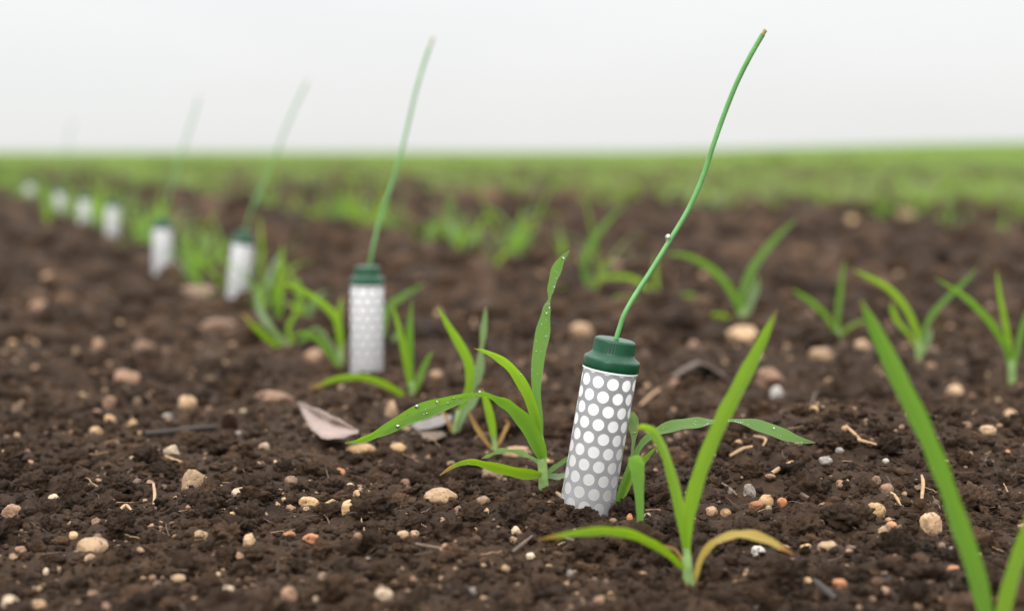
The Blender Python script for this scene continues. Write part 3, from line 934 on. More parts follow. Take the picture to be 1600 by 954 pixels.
# B: behind A
seedling('slightly blurred seedling with yellow-green blade behind the dew-covered one', (712, 682), [
    lf([(716, 668, 8, 0), (722, 640, 14, 0), (734, 600, 20, -0.002), (732, 566, 22, -0.004), (716, 534, 20, -0.006), (700, 508, 14, -0.008), (690, 489, 7, -0.009), (683, 474, 2, -0.010)],
       roll=20, m='leaf_bright', dew=6),
    lf([(714, 672, 8, 0.003), (722, 640, 16, 0.004), (735, 605, 24, 0.005), (749, 575, 24, 0.006), (752, 548, 9, 0.006), (755, 520, 15, 0.006), (758, 495, 11, 0.006), (759, 478, 2, 0.006)],
       roll=[20, 30, 30, 35, 70, 40, 30, 30], m='leaf_pale', dew=8),
    lf([(712, 676, 7, -0.002), (722, 650, 15, -0.004), (738, 628, 17, -0.006), (750, 608, 7, -0.006)], roll=40, m='leaf_pale'),
    lf([(711, 680, 4, 0), (702, 665, 6, 0), (694, 645, 5, 0.001), (689, 636, 2, 0.001)], roll=30, m='leaf_dry', label='dry brown leaf'),
], wk=0.68, stem=[(711, 684, 6), (714, 665, 6), (718, 640, 5)])

# C: small one with dry leaves
seedling('small seedling with two dry orange leaves at its foot', (772, 706), [
    lf([(773, 700, 9, 0), (770, 672, 15, -0.001), (764, 642, 18, -0.002), (758, 622, 12, -0.003), (752, 606, 3, -0.004)], roll=25, m='leaf_bright'),
    lf([(771, 703, 5, 0), (756, 684, 10, 0), (743, 664, 10, 0.001), (735, 648, 6, 0.001), (731, 640, 2, 0.001)], roll=30, m='leaf_dry', label='dry orange leaf', fold=0.25),
    lf([(774, 703, 4, 0.001), (783, 685, 8, 0.002), (790, 670, 8, 0.003), (794, 660, 7, 0.004), (789, 655, 4, 0.003)], roll=30, m='leaf_dry', label='dry orange leaf', fold=0.3),
], stem=[(773, 708, 5), (773, 694, 4.5), (772, 680, 4)])

# E: right behind the first probe, long arched leaf
seedling('seedling tight against the right side of the large tube, long arched leaf', (962, 800), [
    lf([(960, 798, 7, 0.004), (972, 765, 17, 0.005), (985, 730, 17, 0.006), (998, 700, 13, 0.007), (1014, 682, 15, 0.008), (1040, 668, 22, 0.008), (1075, 661, 25, 0.007), (1105, 659, 15, 0.006),
        (1135, 656, 5, 0.005), (1165, 659, 16, 0.004), (1200, 669, 27, 0.003), (1232, 681, 22, 0.002), (1255, 688, 12, 0.002), (1274, 691, 2, 0.002)],
       roll=[20, 25, 25, 35, 45, 45, 50, 62, 78, 55, 40, 35, 35, 30], m='leaf_cool', dew=30, drange=(0.3, 0.95)),
    lf([(961, 799, 6, 0.002), (973, 775, 13, 0.003), (985, 745, 18, 0.004), (1003, 722, 14, 0.005), (1016, 708, 9, 0.006), (1027, 696, 2, 0.006)], roll=30, m='leaf_bright'),
    lf([(986, 730, 5, 0.004), (988, 705, 6, 0.003), (990, 688, 8, 0.002), (990, 672, 20, 0.001), (991, 655, 21, 0.0), (990, 645, 12, -0.002)], roll=[20, 20, 25, 25, 40, 60], m='leaf_pale', dew=10, drange=(0.5, 0.95)),
], stem=[(960, 802, 4), (961, 794, 4), (963, 786, 3.5)])

# D: folded small blade in front of it
seedling('single folded blade standing between the large tube and the yellow-leaved seedling', (1002, 858), [
    lf([(1002, 856, 9, 0), (1001, 830, 13, 0), (1000, 795, 17, 0), (998, 760, 23, -0.001), (996, 738, 30, -0.002), (994, 722, 33, -0.004), (993, 714, 26, -0.007), (992, 712, 6, -0.010)],
       roll=[15, 15, 15, 15, 15, 18, 18, 18], m='leaf_cool', fold=0.10),
    lf([(1001, 860, 8, 0), (1004, 850, 12, -0.001), (1010, 852, 8, -0.002), (1014, 860, 2, -0.003)], roll=40, m='leaf_dry', label='withered yellow leaf'),
], stem=[(1002, 862, 5), (1002, 850, 5), (1001, 838, 4)])

# F: the blurred one with the yellowed leaf
seedling('foreground seedling with tall V of blades and an arched yellowed leaf', (1079, 922), [
    lf([(1074, 870, 14, 0), (1073, 830, 26, -0.001), (1079, 790, 34, -0.002), (1093, 740, 35, -0.003), (1110, 695, 34, -0.004), (1130, 650, 36, -0.005), (1152, 608, 35, -0.006), (1174, 566, 32, -0.007),
        (1192, 530, 24, -0.008), (1204, 505, 15, -0.009), (1214, 483, 3, -0.010)], roll=22, m='leaf_bright', fold=0.14),
    lf([(1072, 865, 12, 0.002), (1068, 830, 22, 0.003), (1060, 785, 27, 0.004), (1050, 745, 25, 0.006), (1040, 712, 22, 0.008), (1030, 690, 24, 0.010), (1020, 676, 26, 0.013), (1006, 668, 16, 0.018), (994, 672, 4, 0.022)],
       roll=[20, 20, 20, 20, 25, 30, 40, 50, 50], m='leaf_bright', fold=0.12),
    lf([(1068, 888, 12, -0.002), (1048, 868, 17, -0.006), (1020, 849, 20, -0.010), (985, 834, 22, -0.014), (950, 829, 22, -0.016), (910, 831, 18, -0.018), (870, 837, 11, -0.018), (840, 842, 2, -0.018)],
       roll=[30, 35, 40, 45, 45, 45, 45, 45], m='leaf_tipped'),
    lf([(1083, 918, 10, 0.001), (1088, 895, 13, 0.002), (1097, 868, 16, 0.002), (1115, 847, 17, 0.001), (1140, 836, 17, 0), (1170, 834, 22, -0.002), (1200, 843, 20, -0.003), (1222, 855, 12, -0.004), (1240, 865, 3, -0.004)],
       roll=[20, 25, 30, 40, 55, 40, 30, 30, 30], m='leaf_yellowed', label='arched yellowed leaf', wave=0.08),
    lf([(1070, 880, 5, 0.006), (1055, 858, 8, 0.009), (1035, 853, 8, 0.012), (1020, 856, 3, 0.013)], roll=40, m='leaf_dry', label='dry brown leaf'),
], wk=0.64, stem=[(1078, 928, 9), (1076, 905, 9), (1074, 880, 8), (1073, 855, 6)])

# G: the big blurred blade at the right edge
seedling('nearest seedling, one tall blurred blade crossing the view and a second upright blade', (1548, 1010), [
    lf([(1546, 1000, 26, 0), (1538, 950, 40, 0), (1524, 890, 47, 0.001), (1500, 820, 45, 0.002), (1476, 750, 43, 0.003), (1452, 690, 44, 0.004), (1428, 638, 46, 0.005), (1404, 590, 44, 0.006), (1380, 540, 38, 0.007), (1360, 500, 26, 0.008), (1345, 468, 6, 0.009)],
       roll=[15, 15, 20, 30, 40, 35, 25, 20, 20, 20, 20], m='leaf', fold=0.14),
    lf([(1554, 1005, 22, 0.001), (1566, 960, 36, 0.002), (1580, 905, 38, 0.003), (1596, 855, 36, 0.004), (1614, 800, 28, 0.004), (1634, 740, 14, 0.004), (1650, 700, 3, 0.004)], roll=20, m='leaf_bright'),
], wk=0.62, stem=[(1548, 1015, 12), (1547, 990, 12), (1546, 960, 9)])

# L: either side of the second probe
seedling('slightly blurred seedling right of the second tube, low leaf reaching across its foot', (645, 626), [
    lf([(643, 615, 9, 0), (637, 575, 18, -0.002), (629, 535, 16, -0.004), (620, 500, 10, -0.005), (612, 470, 2, -0.006)], roll=20, m='leaf_bright'),
    lf([(645, 615, 9, 0.001), (641, 570, 15, 0.002), (640, 530, 18, 0.002), (641, 500, 12, 0.002), (644, 467, 2, 0.003)], roll=20, m='leaf'),
    lf([(647, 618, 9, -0.001), (654, 595, 15, -0.002), (664, 570, 14, -0.002), (675, 548, 4, -0.003)], roll=25, m='leaf'),
    lf([(642, 628, 9, -0.002), (622, 612, 15, -0.006), (596, 598, 16, -0.012), (565, 589, 16, -0.018), (530, 591, 15, -0.022), (505, 599, 10, -0.024), (486, 608, 3, -0.025)], roll=35, m='leaf_tipped'),
], wk=0.64, stem=[(645, 628, 5), (645, 612, 5), (643, 595, 4)])
seedling('blade rising behind the second tube, leaning right beside its cap', (600, 545), [
    lf([(600, 540, 8, 0), (600, 505, 17, 0), (608, 480, 19, 0), (628, 464, 17, 0), (648, 452, 10, 0), (664, 442, 2, 0)], roll=30, m='leaf'),
    lf([(602, 545, 8, 0.01), (612, 535, 14, 0.01), (622, 520, 12, 0.01), (630, 508, 3, 0.01)], roll=30, m='leaf_pale'),
], wk=0.6)
seedling('blurred seedling left of the second tube, its blade bent over to the left', (533, 578), [
    lf([(534, 570, 10, 0), (532, 535, 18, 0), (526, 500, 20, -0.002), (508, 478, 18, -0.003), (480, 458, 14, -0.004), (455, 446, 10, -0.004), (432, 441, 3, -0.004)], roll=25, m='leaf_bright'),
    lf([(533, 575, 9, 0.004), (531, 530, 15, 0.004), (530, 490, 14, 0.006), (535, 460, 4, 0.008)], roll=20, m='leaf_bright'),
    lf([(530, 575, 8, -0.01), (510, 545, 14, -0.012), (490, 525, 12, -0.014), (470, 520, 9, -0.016), (450, 530, 3, -0.016)], roll=35, m='leaf'),
    lf([(531, 566, 8, 0.01), (512, 530, 10, 0.01), (494, 512, 9, 0.01), (480, 520, 3, 0.01)], roll=35, m='leaf_pale'),
], wk=0.6, stem=[(533, 580, 5), (533, 560, 5), (532, 540, 4)])
seedling('tall narrow bright blade standing between the second and third tubes', (438, 520), [
    lf([(438, 516, 8, 0), (436, 480, 15, 0), (438, 440, 17, 0), (440, 405, 12, 0), (441, 378, 2, 0)], roll=15, m='leaf_bright'),
    lf([(438, 516, 8, 0), (432, 480, 14, -0.003), (426, 450, 10, -0.006), (424, 436, 3, -0.006)], roll=15, m='leaf'),
], wk=0.6, stem=[(438, 522, 4), (438, 510, 4), (437, 495, 3)])
seedling('blurred pale seedling low at the foot of the third tube, leaves trailing right', (462, 545), [
    lf([(460, 540, 8, 0), (440, 530, 15, 0), (418, 505, 17, 0), (404, 478, 18, 0.01), (400, 455, 12, 0.01), (398, 440, 3, 0.01)], roll=30, m='leaf_pale'),
    lf([(464, 540, 8, 0), (480, 525, 14, 0), (500, 530, 12, 0), (515, 555, 3, 0)], roll=35, m='leaf'),
    lf([(460, 540, 8, 0), (450, 515, 12, 0), (462, 490, 12, 0), (478, 470, 3, 0)], roll=25, m='leaf_bright'),
    lf([(458, 543, 8, -0.01), (430, 537, 14, -0.012), (400, 512, 14, -0.014), (378, 490, 4, -0.014)], roll=40, m='leaf_tipped'),
], wk=0.6)

# row across the right
seedling('blurred seedling third from the right edge in the row beyond, two blades in a V', (1309, 537), [
    lf([(1308, 530, 8, 0), (1298, 503, 12, -0.002), (1278, 480, 14, -0.004), (1256, 463, 12, -0.006), (1237, 452, 3, -0.008)], roll=30, m='leaf'),
    lf([(1309, 530, 8, 0), (1309, 495, 14, 0.001), (1313, 455, 14, 0.002), (1317, 425, 10, 0.003), (1320, 405, 2, 0.004)], roll=20, m='leaf'),
    lf([(1310, 530, 7, 0.002), (1325, 512, 11, 0.004), (1345, 502, 10, 0.006), (1362, 500, 2, 0.008)], roll=40, m='leaf_bright'),
], wk=0.55, stem=[(1309, 539, 5), (1309, 525, 5), (1309, 512, 4)])
seedling('forked blurred seedling with wide-spread blades, second from the right edge', (1438, 566), [
    lf([(1437, 556, 9, 0), (1433, 520, 15, -0.001), (1416, 482, 17, -0.003), (1390, 452, 16, -0.005), (1360, 434, 12, -0.007), (1328, 420, 3, -0.008)], roll=25, m='leaf_bright'),
    lf([(1438, 556, 9, 0), (1443, 520, 14, 0.001), (1460, 487, 16, 0.003), (1486, 460, 16, 0.004), (1508, 439, 12, 0.006), (1527, 418, 3, 0.008)], roll=25, m='leaf'),
    lf([(1436, 552, 7, 0.003), (1422, 525, 10, 0.003), (1405, 505, 14, 0.004), (1395, 485, 14, 0.004), (1394, 470, 3, 0.004)], roll=25, m='leaf_bright'),
    lf([(1439, 556, 7, -0.003), (1448, 540, 11, -0.004), (1452, 525, 14, -0.004), (1456, 512, 5, -0.003)], roll=45, m='leaf_pale'),
], wk=0.56, stem=[(1437, 568, 6), (1437, 550, 6), (1436, 530, 5)])
seedling('blurred seedling at the right edge, one blade leaning far left, one upright', (1581, 598), [
    lf([(1580, 590, 10, 0), (1574, 550, 16, -0.001), (1556, 515, 18, -0.003), (1530, 484, 17, -0.005), (1500, 458, 13, -0.007), (1460, 433, 3, -0.008)], roll=25, m='leaf'),
    lf([(1581, 590, 9, 0), (1578, 545, 14, 0), (1570, 500, 15, 0), (1562, 460, 12, 0), (1556, 415, 2, 0)], roll=20, m='leaf_bright'),
    lf([(1582, 590, 9, 0), (1590, 545, 15, 0.001), (1600, 505, 16, 0.002), (1614, 465, 10, 0.003), (1622, 440, 2, 0.003)], roll=20, m='leaf'),
], wk=0.58, stem=[(1581, 601, 6), (1581, 580, 6), (1580, 560, 5)])
seedling('broad blurred seedling behind the tall blade tip, left leaf arched, right leaf raised', (1160, 508), [
    lf([(1160, 500, 10, 0), (1160, 465, 20, 0), (1173, 425, 22, 0.002), (1195, 392, 20, 0.004), (1220, 364, 15, 0.006), (1244, 342, 4, 0.008)], roll=20, m='leaf'),
    lf([(1158, 500, 10, 0), (1148, 465, 17, -0.002), (1128, 435, 18, -0.004), (1100, 412, 16, -0.006), (1070, 399, 12, -0.008), (1040, 396, 4, -0.009)], roll=30, m='leaf'),
    lf([(1163, 502, 10, 0.003), (1172, 475, 20, 0.003), (1180, 450, 20, 0.004), (1184, 430, 6, 0.004)], roll=45, m='leaf_pale'),
    lf([(1156, 503, 8, -0.004), (1125, 492, 12, -0.008), (1100, 495, 10, -0.01), (1078, 505, 3, -0.012)], roll=45, m='leaf_tipped'),
    lf([(1164, 503, 8, 0), (1195, 500, 11, -0.004), (1225, 512, 11, -0.008), (1270, 528, 3, -0.012)], roll=45, m='leaf_yellowed'),
], wk=0.55, stem=[(1160, 510, 6), (1160, 495, 6), (1160, 480, 5)])
seedling('blurred low seedling with level leaves left of the broad one', (1030, 480), [
    lf([(1030, 476, 9, 0), (1010, 448, 13, 0), (985, 434, 13, -0.003), (955, 432, 12, -0.005), (925, 438, 3, -0.007)], roll=40, m='leaf_bright'),
    lf([(1030, 476, 9, 0), (1025, 440, 14, 0), (1024, 415, 10, 0), (1026, 395, 3, 0)], roll=20, m='leaf_bright'),
    lf([(1032, 478, 8, 0), (1060, 462, 12, -0.004), (1090, 462, 10, -0.006), (1118, 470, 3, -0.008)], roll=45, m='leaf_tipped'),
    lf([(1028, 478, 8, -0.004), (995, 466, 12, -0.008), (955, 468, 11, -0.012), (925, 484, 3, -0.014)], roll=45, m='leaf'),
], wk=0.5)
seedling('blurred seedling left of the long bent wire, one raised blade leaning right', (925, 466), [
    lf([(925, 460, 10, 0), (915, 430, 18, 0), (915, 400, 23, 0), (932, 368, 20, 0.002), (952, 343, 14, 0.004), (974, 323, 4, 0.006)], roll=20, m='leaf'),
    lf([(925, 460, 9, 0), (922, 435, 14, 0), (912, 415, 14, 0), (902, 404, 5, 0)], roll=35, m='leaf_pale'),
    lf([(922, 462, 8, 0), (900, 448, 12, 0), (878, 450, 10, 0), (862, 458, 3, 0)], roll=40, m='leaf_tipped'),
    lf([(928, 462, 8, 0), (936, 430, 12, 0.004), (948, 410, 9, 0.006), (960, 405, 3, 0.008)], roll=30, m='leaf_bright'),
], wk=0.5)


# ------------------------------------------------------------------ small seedlings of the rows: a few kinds, copied
def grow(seed, n_leaf, height, mats):
    r_ = np.random.default_rng(seed)
    out = []
    a0 = r_.uniform(0, 2 * PI)
    for k in range(n_leaf):
        az = a0 + k * PI * 0.9 + r_.uniform(-0.5, 0.5)
        ln = height * r_.uniform(0.75, 1.15) * (1.0 if k < 2 else 0.7)
        e0 = math.radians(r_.uniform(58, 84)); e1 = math.radians(r_.uniform(-50, 40) if k else r_.uniform(20, 70))
        h = np.array([math.cos(az), math.sin(az), 0])
        p = np.array([0, 0, 0.004]); P = [p]
        steps = 6
        for s in range(steps):
            t = (s + 0.5) / steps
            e = e0 + (e1 - e0) * t ** 1.6
            p = p + ln / steps * (math.cos(e) * h + math.sin(e) * np.array([0, 0, 1])); P.append(p)
        w = r_.uniform(0.0030, 0.0048)
        W = [w * q for q in (0.45, 0.75, 0.95, 1.0, 0.85, 0.5, 0.06)]
        side = np.cross(h, np.array([0, 0, 1]))
        V, Fc, UVs = leaf_arrays(np.array(P), np.array(W), r_.uniform(-25, 25), 0.14, n=4, side=side, wave=0.04)
        out.append((V, Fc, UVs, mats[k % len(mats)]))
    return out


KINDS = []
for k in range(9):
    mats = [('leaf', 'leaf_bright', 'leaf_tipped'), ('leaf_bright', 'leaf_pale', 'leaf_cool'), ('leaf_bright', 'leaf_cool', 'leaf')][k % 3]
    parts = grow(300 + k, 4 + k % 2, 0.072 + 0.012 * (k % 4), mats)
    KINDS.append([mesh_np('leaf', V, Fc, m_, uv=UVs) for V, Fc, UVs, m_ in parts])
# the same kinds as one mesh each, for plants a few blurred pixels wide
FAR_KINDS = []
for k in range(9):
    Vs, Fs, Us, off = [], [], [], 0
    for V, Fc, UVs, m_ in grow(300 + k, 4 + k % 2, 0.076 + 0.012 * (k % 4), ('leaf',)):
        Vs.append(V); Fs.append(Fc + off); Us.append(UVs); off += len(V)
    FAR_KINDS.append(mesh_np('crop_seedling', np.vstack(Vs), np.vstack(Fs), ('leaf', 'leaf_bright')[k % 2], uv=np.vstack(Us)))


def put_seedling(x, y, label, group, parts=True, s=1.0, stem_me=[None]):
    k = random.randrange(9)
    loc = Vector((x, y, gzs(x, y) - 0.003))
    if parts:
        root = thing('crop_seedling', label, 'seedling', loc, group)
        for me in KINDS[k]: link('leaf', me, root)
        if stem_me[0] is None:
            stem_me[0] = tube_mesh('stem', np.array([(0, 0, -0.006), (0, 0, 0.006), (0, 0, 0.016)]), [0.0016, 0.0016, 0.001], 'stem', 8, 2)
        link('stem', stem_me[0], root)
    else:
        root = tag(link('crop_seedling', FAR_KINDS[k], None, loc), label, 'seedling', group)
    root.rotation_euler = (random.uniform(-0.12, 0.12), random.uniform(-0.12, 0.12), random.uniform(0, 2 * PI))
    root.scale = (s, s, s)
    return root


# along the probe row, beyond the third tube
ords = ['third', 'fourth', 'fifth', 'sixth', 'seventh', 'last']
tube_y = [1.49, 1.80, 2.42, 2.72, 3.25, 3.95]
y = 1.36
while y < 5.6:
    x = float(row_x(y)) + 0.010 + random.gauss(0, 0.028)
    px = CX + x / y * FPX
    near_tube = min(abs(y - t) for t in tube_y)
    if any(t - 0.22 < y < t + 0.01 and abs(px - q) < 24 for q, t in ((369, 1.49), (253, 1.80), (176, 2.42))):
        y += 0.006; continue
    if px > -40 and not (near_tube < 0.035 and y < 3 and random.random() < 0.7):
        k = sum(1 for t in tube_y if y > t)
        if k == 0: lab = 'blurred green seedling in the tube row just short of the third tube'
        elif k < 6: lab = f'blurred green seedling in the tube row between the {ords[k-1]} and {ords[k]} tubes'
        else: lab = 'blurred green seedling of the tube row past the farthest tube'
        put_seedling(x, y, lab, 'seedlings of the tube row: ' + (ords[k] if k < 6 else 'far end'), y < 2.6, random.uniform(0.55, 0.9) if y < 2.2 else random.uniform(0.75, 1.1))
    y += random.uniform(0.020, 0.036)

# second row, between the right-hand seedlings and the far left
y = 1.75
while y < 6.0:
    x = float(row_x(y)) + 0.40 + random.gauss(0, 0.035) + 0.02 * (y - 2)
    px = CX + x / y * FPX
    dens = (1.0 if perlin(np.array([y * 5.0]), np.array([0.5]), 77)[0] > -0.2 else 0.6) if px < 770 else 0.45
    if px > -40 and random.random() < dens:
        where = 'behind the second tube' if px > 520 else 'behind the third tube' if px > 330 else 'behind the farthest tubes'
        put_seedling(x, y, f'blurred green seedling in the second crop row, {where}', f'seedlings of the second row {where}', y < 2.4, random.uniform(0.75, 1.2) if px > 540 else random.uniform(0.6, 1.0))
    y += random.uniform(0.022, 0.05)

# first of the dense rows beyond the bare strip; the rest of them are stuff
far_list = []
for k in range(-4, 76):
    off = 1.42 + 0.21 * k
    y = 1.9 if k >= 0 else 3.4 if k == -1 else 5.0
    while y < 16:
        x = float(row_x(y)) + off + random.gauss(0, 0.05)
        if abs(x / y) < 0.34 and y > 2.4:
            far_list.append((y, x, k))
        y += random.uniform(0.022, 0.05) * (3.0 if k == -1 and y < 5 else 0.5 if y > 6 else 0.8 if k > 1 or y > 4.5 else 1.5)
far_list.sort(key=lambda t: t[0])
single, rest = far_list[:45], far_list[45:]
for y, x, k in single:
    lab = 'blurred green seedling at the near edge of the dense crop, rightmost part' if x / y > 0.19 else 'blurred green seedling at the near edge of the dense crop, right of the long wire' if x / y > 0.10 else 'blurred green seedling at the near edge of the dense crop, middle part'
    put_seedling(x, y, lab, 'near edge of the dense crop: ' + lab.split(', ')[1], False, random.uniform(0.65, 1.0))


def blades(pos, hmin, hmax, wid, segs=3, per=4):
    n = len(pos) * per
    P = np.repeat(pos, per, axis=0)
    az = rng.uniform(0, 2 * PI, n); h = rng.uniform(hmin, hmax, n); w = rng.uniform(0.7, 1.3, n) * wid
    lean = rng.uniform(0.25, 1.05, n)
    dirv = np.column_stack([np.cos(az), np.sin(az), np.zeros(n)]); side = np.column_stack([-np.sin(az), np.cos(az), np.zeros(n)])
    rows = []
    for s in range(segs + 1):
        t = s / segs
        c = P + dirv * (h * lean * t ** 1.8)[:, None]
        c[:, 2] += h * (t - 0.35 * lean * t * t)
        ww = w * (0.6 + 0.9 * t * (1 - t) * 2) * (1 - t ** 3 * 0.95) * 0.5
        rows += [c - side * ww[:, None], c + side * ww[:, None]]
    V = np.stack(rows, 1); m = 2 * (segs + 1)
    Fq = np.array([(2 * s, 2 * s + 1, 2 * s + 3, 2 * s + 2) for s in range(segs)])
    Fc = (Fq[None] + (np.arange(n) * m)[:, None, None]).reshape(-1, 4)
    return V.reshape(-1, 3), Fc


Pn = np.array([(x, y, 0) for y, x, k in rest])
Pn[:, 2] = gz(Pn[:, 0], Pn[:, 1]) - 0.003
V1, F1 = blades(Pn, 0.035, 0.092, 0.0068, 3, 10)
# rows from sixteen metres out
fl = []
for k in range(-6, 260):
    off = 1.42 + 0.27 * k
    ys = np.exp(np.arange(math.log(16), math.log(70), 0.0055)) + rng.uniform(0, 0.1)
    xs = row_x(ys) + off + rng.normal(0, 0.08, len(ys))
    ok = np.abs(xs / ys) < 0.36
    fl.append(np.column_stack([xs[ok], ys[ok]]))
fl = np.vstack(fl)
Pf = np.column_stack([fl, gz(fl[:, 0], fl[:, 1]) - 0.003])
V2, F2 = blades(Pf, 0.05, 0.11, 0.016, 2, 4)
o = link('crop', mesh_np('crop', np.vstack([V1, V2]), np.vstack([F1, F2 + len(V1)]), 'crop'))
tag(o, 'dense green crop seedlings filling the field to the horizon', 'crop', kind='stuff')

# ------------------------------------------------------------------ stones
SHAPES = {
    'rounded': [rock(4, 400 + k, 0, 0.12, 0.04) for k in range(4)],
    'angular': [rock(4, 420 + k, 9, 0.08, 0.05) for k in range(4)],
    'lumpy': [rock(4, 440 + k, 5, 0.16, 0.08) for k in range(4)],
}
MESHES = {s: [mesh_np('pebble', V, Fc, 'tan') for V, Fc in v] for s, v in SHAPES.items()}


def stone(px, py, w, h, colour, shape, label, name='pebble', cat='pebble', group=None, depth=None, yaw=None, tilt=0.0):
    """w, h: how wide and tall it shows in the photo, pixels."""
    g = hit(px, py + h * 0.42)
    mpp = g.y / FPX
    me = random.choice(MESHES[shape if shape in MESHES else {'flat': 'lumpy', 'oval': 'rounded'}[shape]])
    o = bpy.data.objects.new(name, me); COL.objects.link(o)
    o.material_slots[0].link = 'OBJECT'; o.material_slots[0].material = M[colour]
    a = w * mpp / 2; c = h * mpp / 2 / 0.78
    o.scale = (a, a * (depth or random.uniform(0.7, 1.0)), c)
    o.rotation_euler = (random.uniform(-0.15, 0.15), tilt + random.uniform(-0.12, 0.12), random.uniform(-0.35, 0.35) if yaw is None else yaw)
    z = gzs(g.x, g.y)
    o.location = (g.x, g.y, max(g.z, z) * 0.6 + min(g.z, z) * 0.4 + c * 0.46)
    tag(o, label, cat, group)
    return o


taken = []
for px, py, w, h, c, s, lab in ST:
    stone(px, py, w, h, c, s, lab); taken.append((px, py, max(w, h)))

# the lesser pebbles, scattered; each gets words that single it out
MARKS = [(930, 700, 'the large dotted tube'), (847, 740, 'the dew-covered seedling'), (573, 560, 'the second tube'), (515, 660, 'the grey leaf scrap'),
         (303, 750, 'the largest angular stone'), (688, 772, 'the flat-oval tan stone'), (145, 850, 'the pale oval stone'), (280, 685, 'the dark twig'),
         (1080, 880, 'the yellow-leaved seedling'), (1200, 780, 'the pebble cluster'), (1290, 720, 'the white pebble'), (1456, 815, 'the stone set on end'),
         (1310, 530, 'the V-shaped seedling'), (1438, 560, 'the forked seedling'), (1581, 590, 'the right edge seedling'), (1160, 500, 'the broad blurred seedling'),
         (925, 460, 'the seedling by the wire'), (342, 513, 'the wide reddish stone'), (432, 620, 'the flat clay stone'), (1297, 858, 'the pinkish angular stone'),
         (546, 804, 'the upright ochre pebble'), (293, 629, 'the round pinkish stone'), (196, 588, 'the wide blurred stone'), (600, 935, 'the cream oval pebble'),
         (1185, 935, 'the grey leaf chip'), (20, 798, 'the reddish lump'), (80, 460, 'the two reddish stones'), (712, 670, 'the yellow-green seedling'),
         (772, 700, 'the seedling with dry leaves'), (1090, 580, 'the dead folded leaf'), (452, 930, 'the blurred reddish pebble'), (1213, 612, 'the whitish square pebble')]
COLS = [('tan', 'tan', 4), ('ochre', 'ochre', 3), ('cream', 'cream', 1), ('reddish', 'reddish', 5), ('orange', 'orange', 2), ('brown', 'brown', 7), ('grey', 'grey', 2)]
cbag = [c for c in COLS for _ in range(c[2])]
used = set()
count = 0
tries = 0
while count < 190 and tries < 6000:
    tries += 1
    py = 400 + 550 * random.random() ** 0.85; px = random.uniform(4, 1596)
    base_s = 8 + 9 * random.random() ** 2.2
    if py < 600: base_s *= 1.0 + (600 - py) / 300
    if any(abs(px - a) < (r + base_s) * 0.7 and abs(py - b_) < (r + base_s) * 0.5 for a, b_, r in taken): continue
    if 860 < px < 1010 and 520 < py < 830: continue
    mk = min(MARKS, key=lambda m_: (m_[0] - px) ** 2 + (2 * (m_[1] - py)) ** 2)
    dx, dy = px - mk[0], py - mk[1]
    rel = ('left of' if dx < 0 else 'right of') if abs(dx) > 1.6 * abs(dy) else ('behind' if dy < 0 else 'in front of') if abs(dy) > abs(dx) else \
        ('behind and left of' if dx < 0 and dy < 0 else 'behind and right of' if dy < 0 else 'in front and left of' if dx < 0 else 'in front and right of')
    dist = math.hypot(dx, dy)
    far = 'just ' if dist < 60 else '' if dist < 130 else 'well '
    cm = random.choice(cbag)
    if py < 640 and cm[0] in ('cream', 'ochre', 'grey') and random.random() < 0.85: continue
    shape = random.choice(['rounded', 'angular', 'lumpy', 'rounded', 'oval'])
    size = 'tiny' if base_s < 10 else 'small' if base_s < 17 else 'medium'
    lab = f'{size} {cm[1]} {shape} pebble {far}{rel} {mk[2]}'
    if lab in used: continue
    used.add(lab)
    asp = random.uniform(0.55, 0.75) if shape == 'oval' else random.uniform(0.68, 0.95)
    stone(px, py, base_s * 1.15, base_s * 1.15 * asp, cm[0], shape, lab, group='lesser pebbles on the soil')
    taken.append((px, py, base_s)); count += 1


# ------------------------------------------------------------------ litter: straw, twig, leaf scraps
def sliver(name, label, cat, pts, rad, material, flat=0.5, group=None, sides=8, lift=0.0):
    """A bent bit of straw or twig along photo points (px, py), resting on the soil."""
    P = []
    g = hit(*pts[0]); y0 = g.y
    for i, (px, py) in enumerate(pts):
        q = hit(px, py); z = max(gzs(q.x, q.y), q.z)
        P.append((q.x, q.y, z + rad * 0.6 + lift))
    P = np.array(P)
    # a straw spans the gaps rather than following every crumb
    z_line = np.linspace(P[0, 2], P[-1, 2], len(P)); P[:, 2] = np.maximum(0.7 * z_line + 0.3 * P[:, 2], P[:, 2] * 0.6 + z_line * 0.4)
    c = P.mean(0)
    r = [rad * 0.8] + [rad] * (len(P) - 2) + [rad * 0.6] if len(P) > 2 else [rad, rad * 0.8]
    me = tube_mesh(name, P - c, r, material, sides, 5)
    o = link(name, me, None, c)
    return tag(o, label, cat, group)


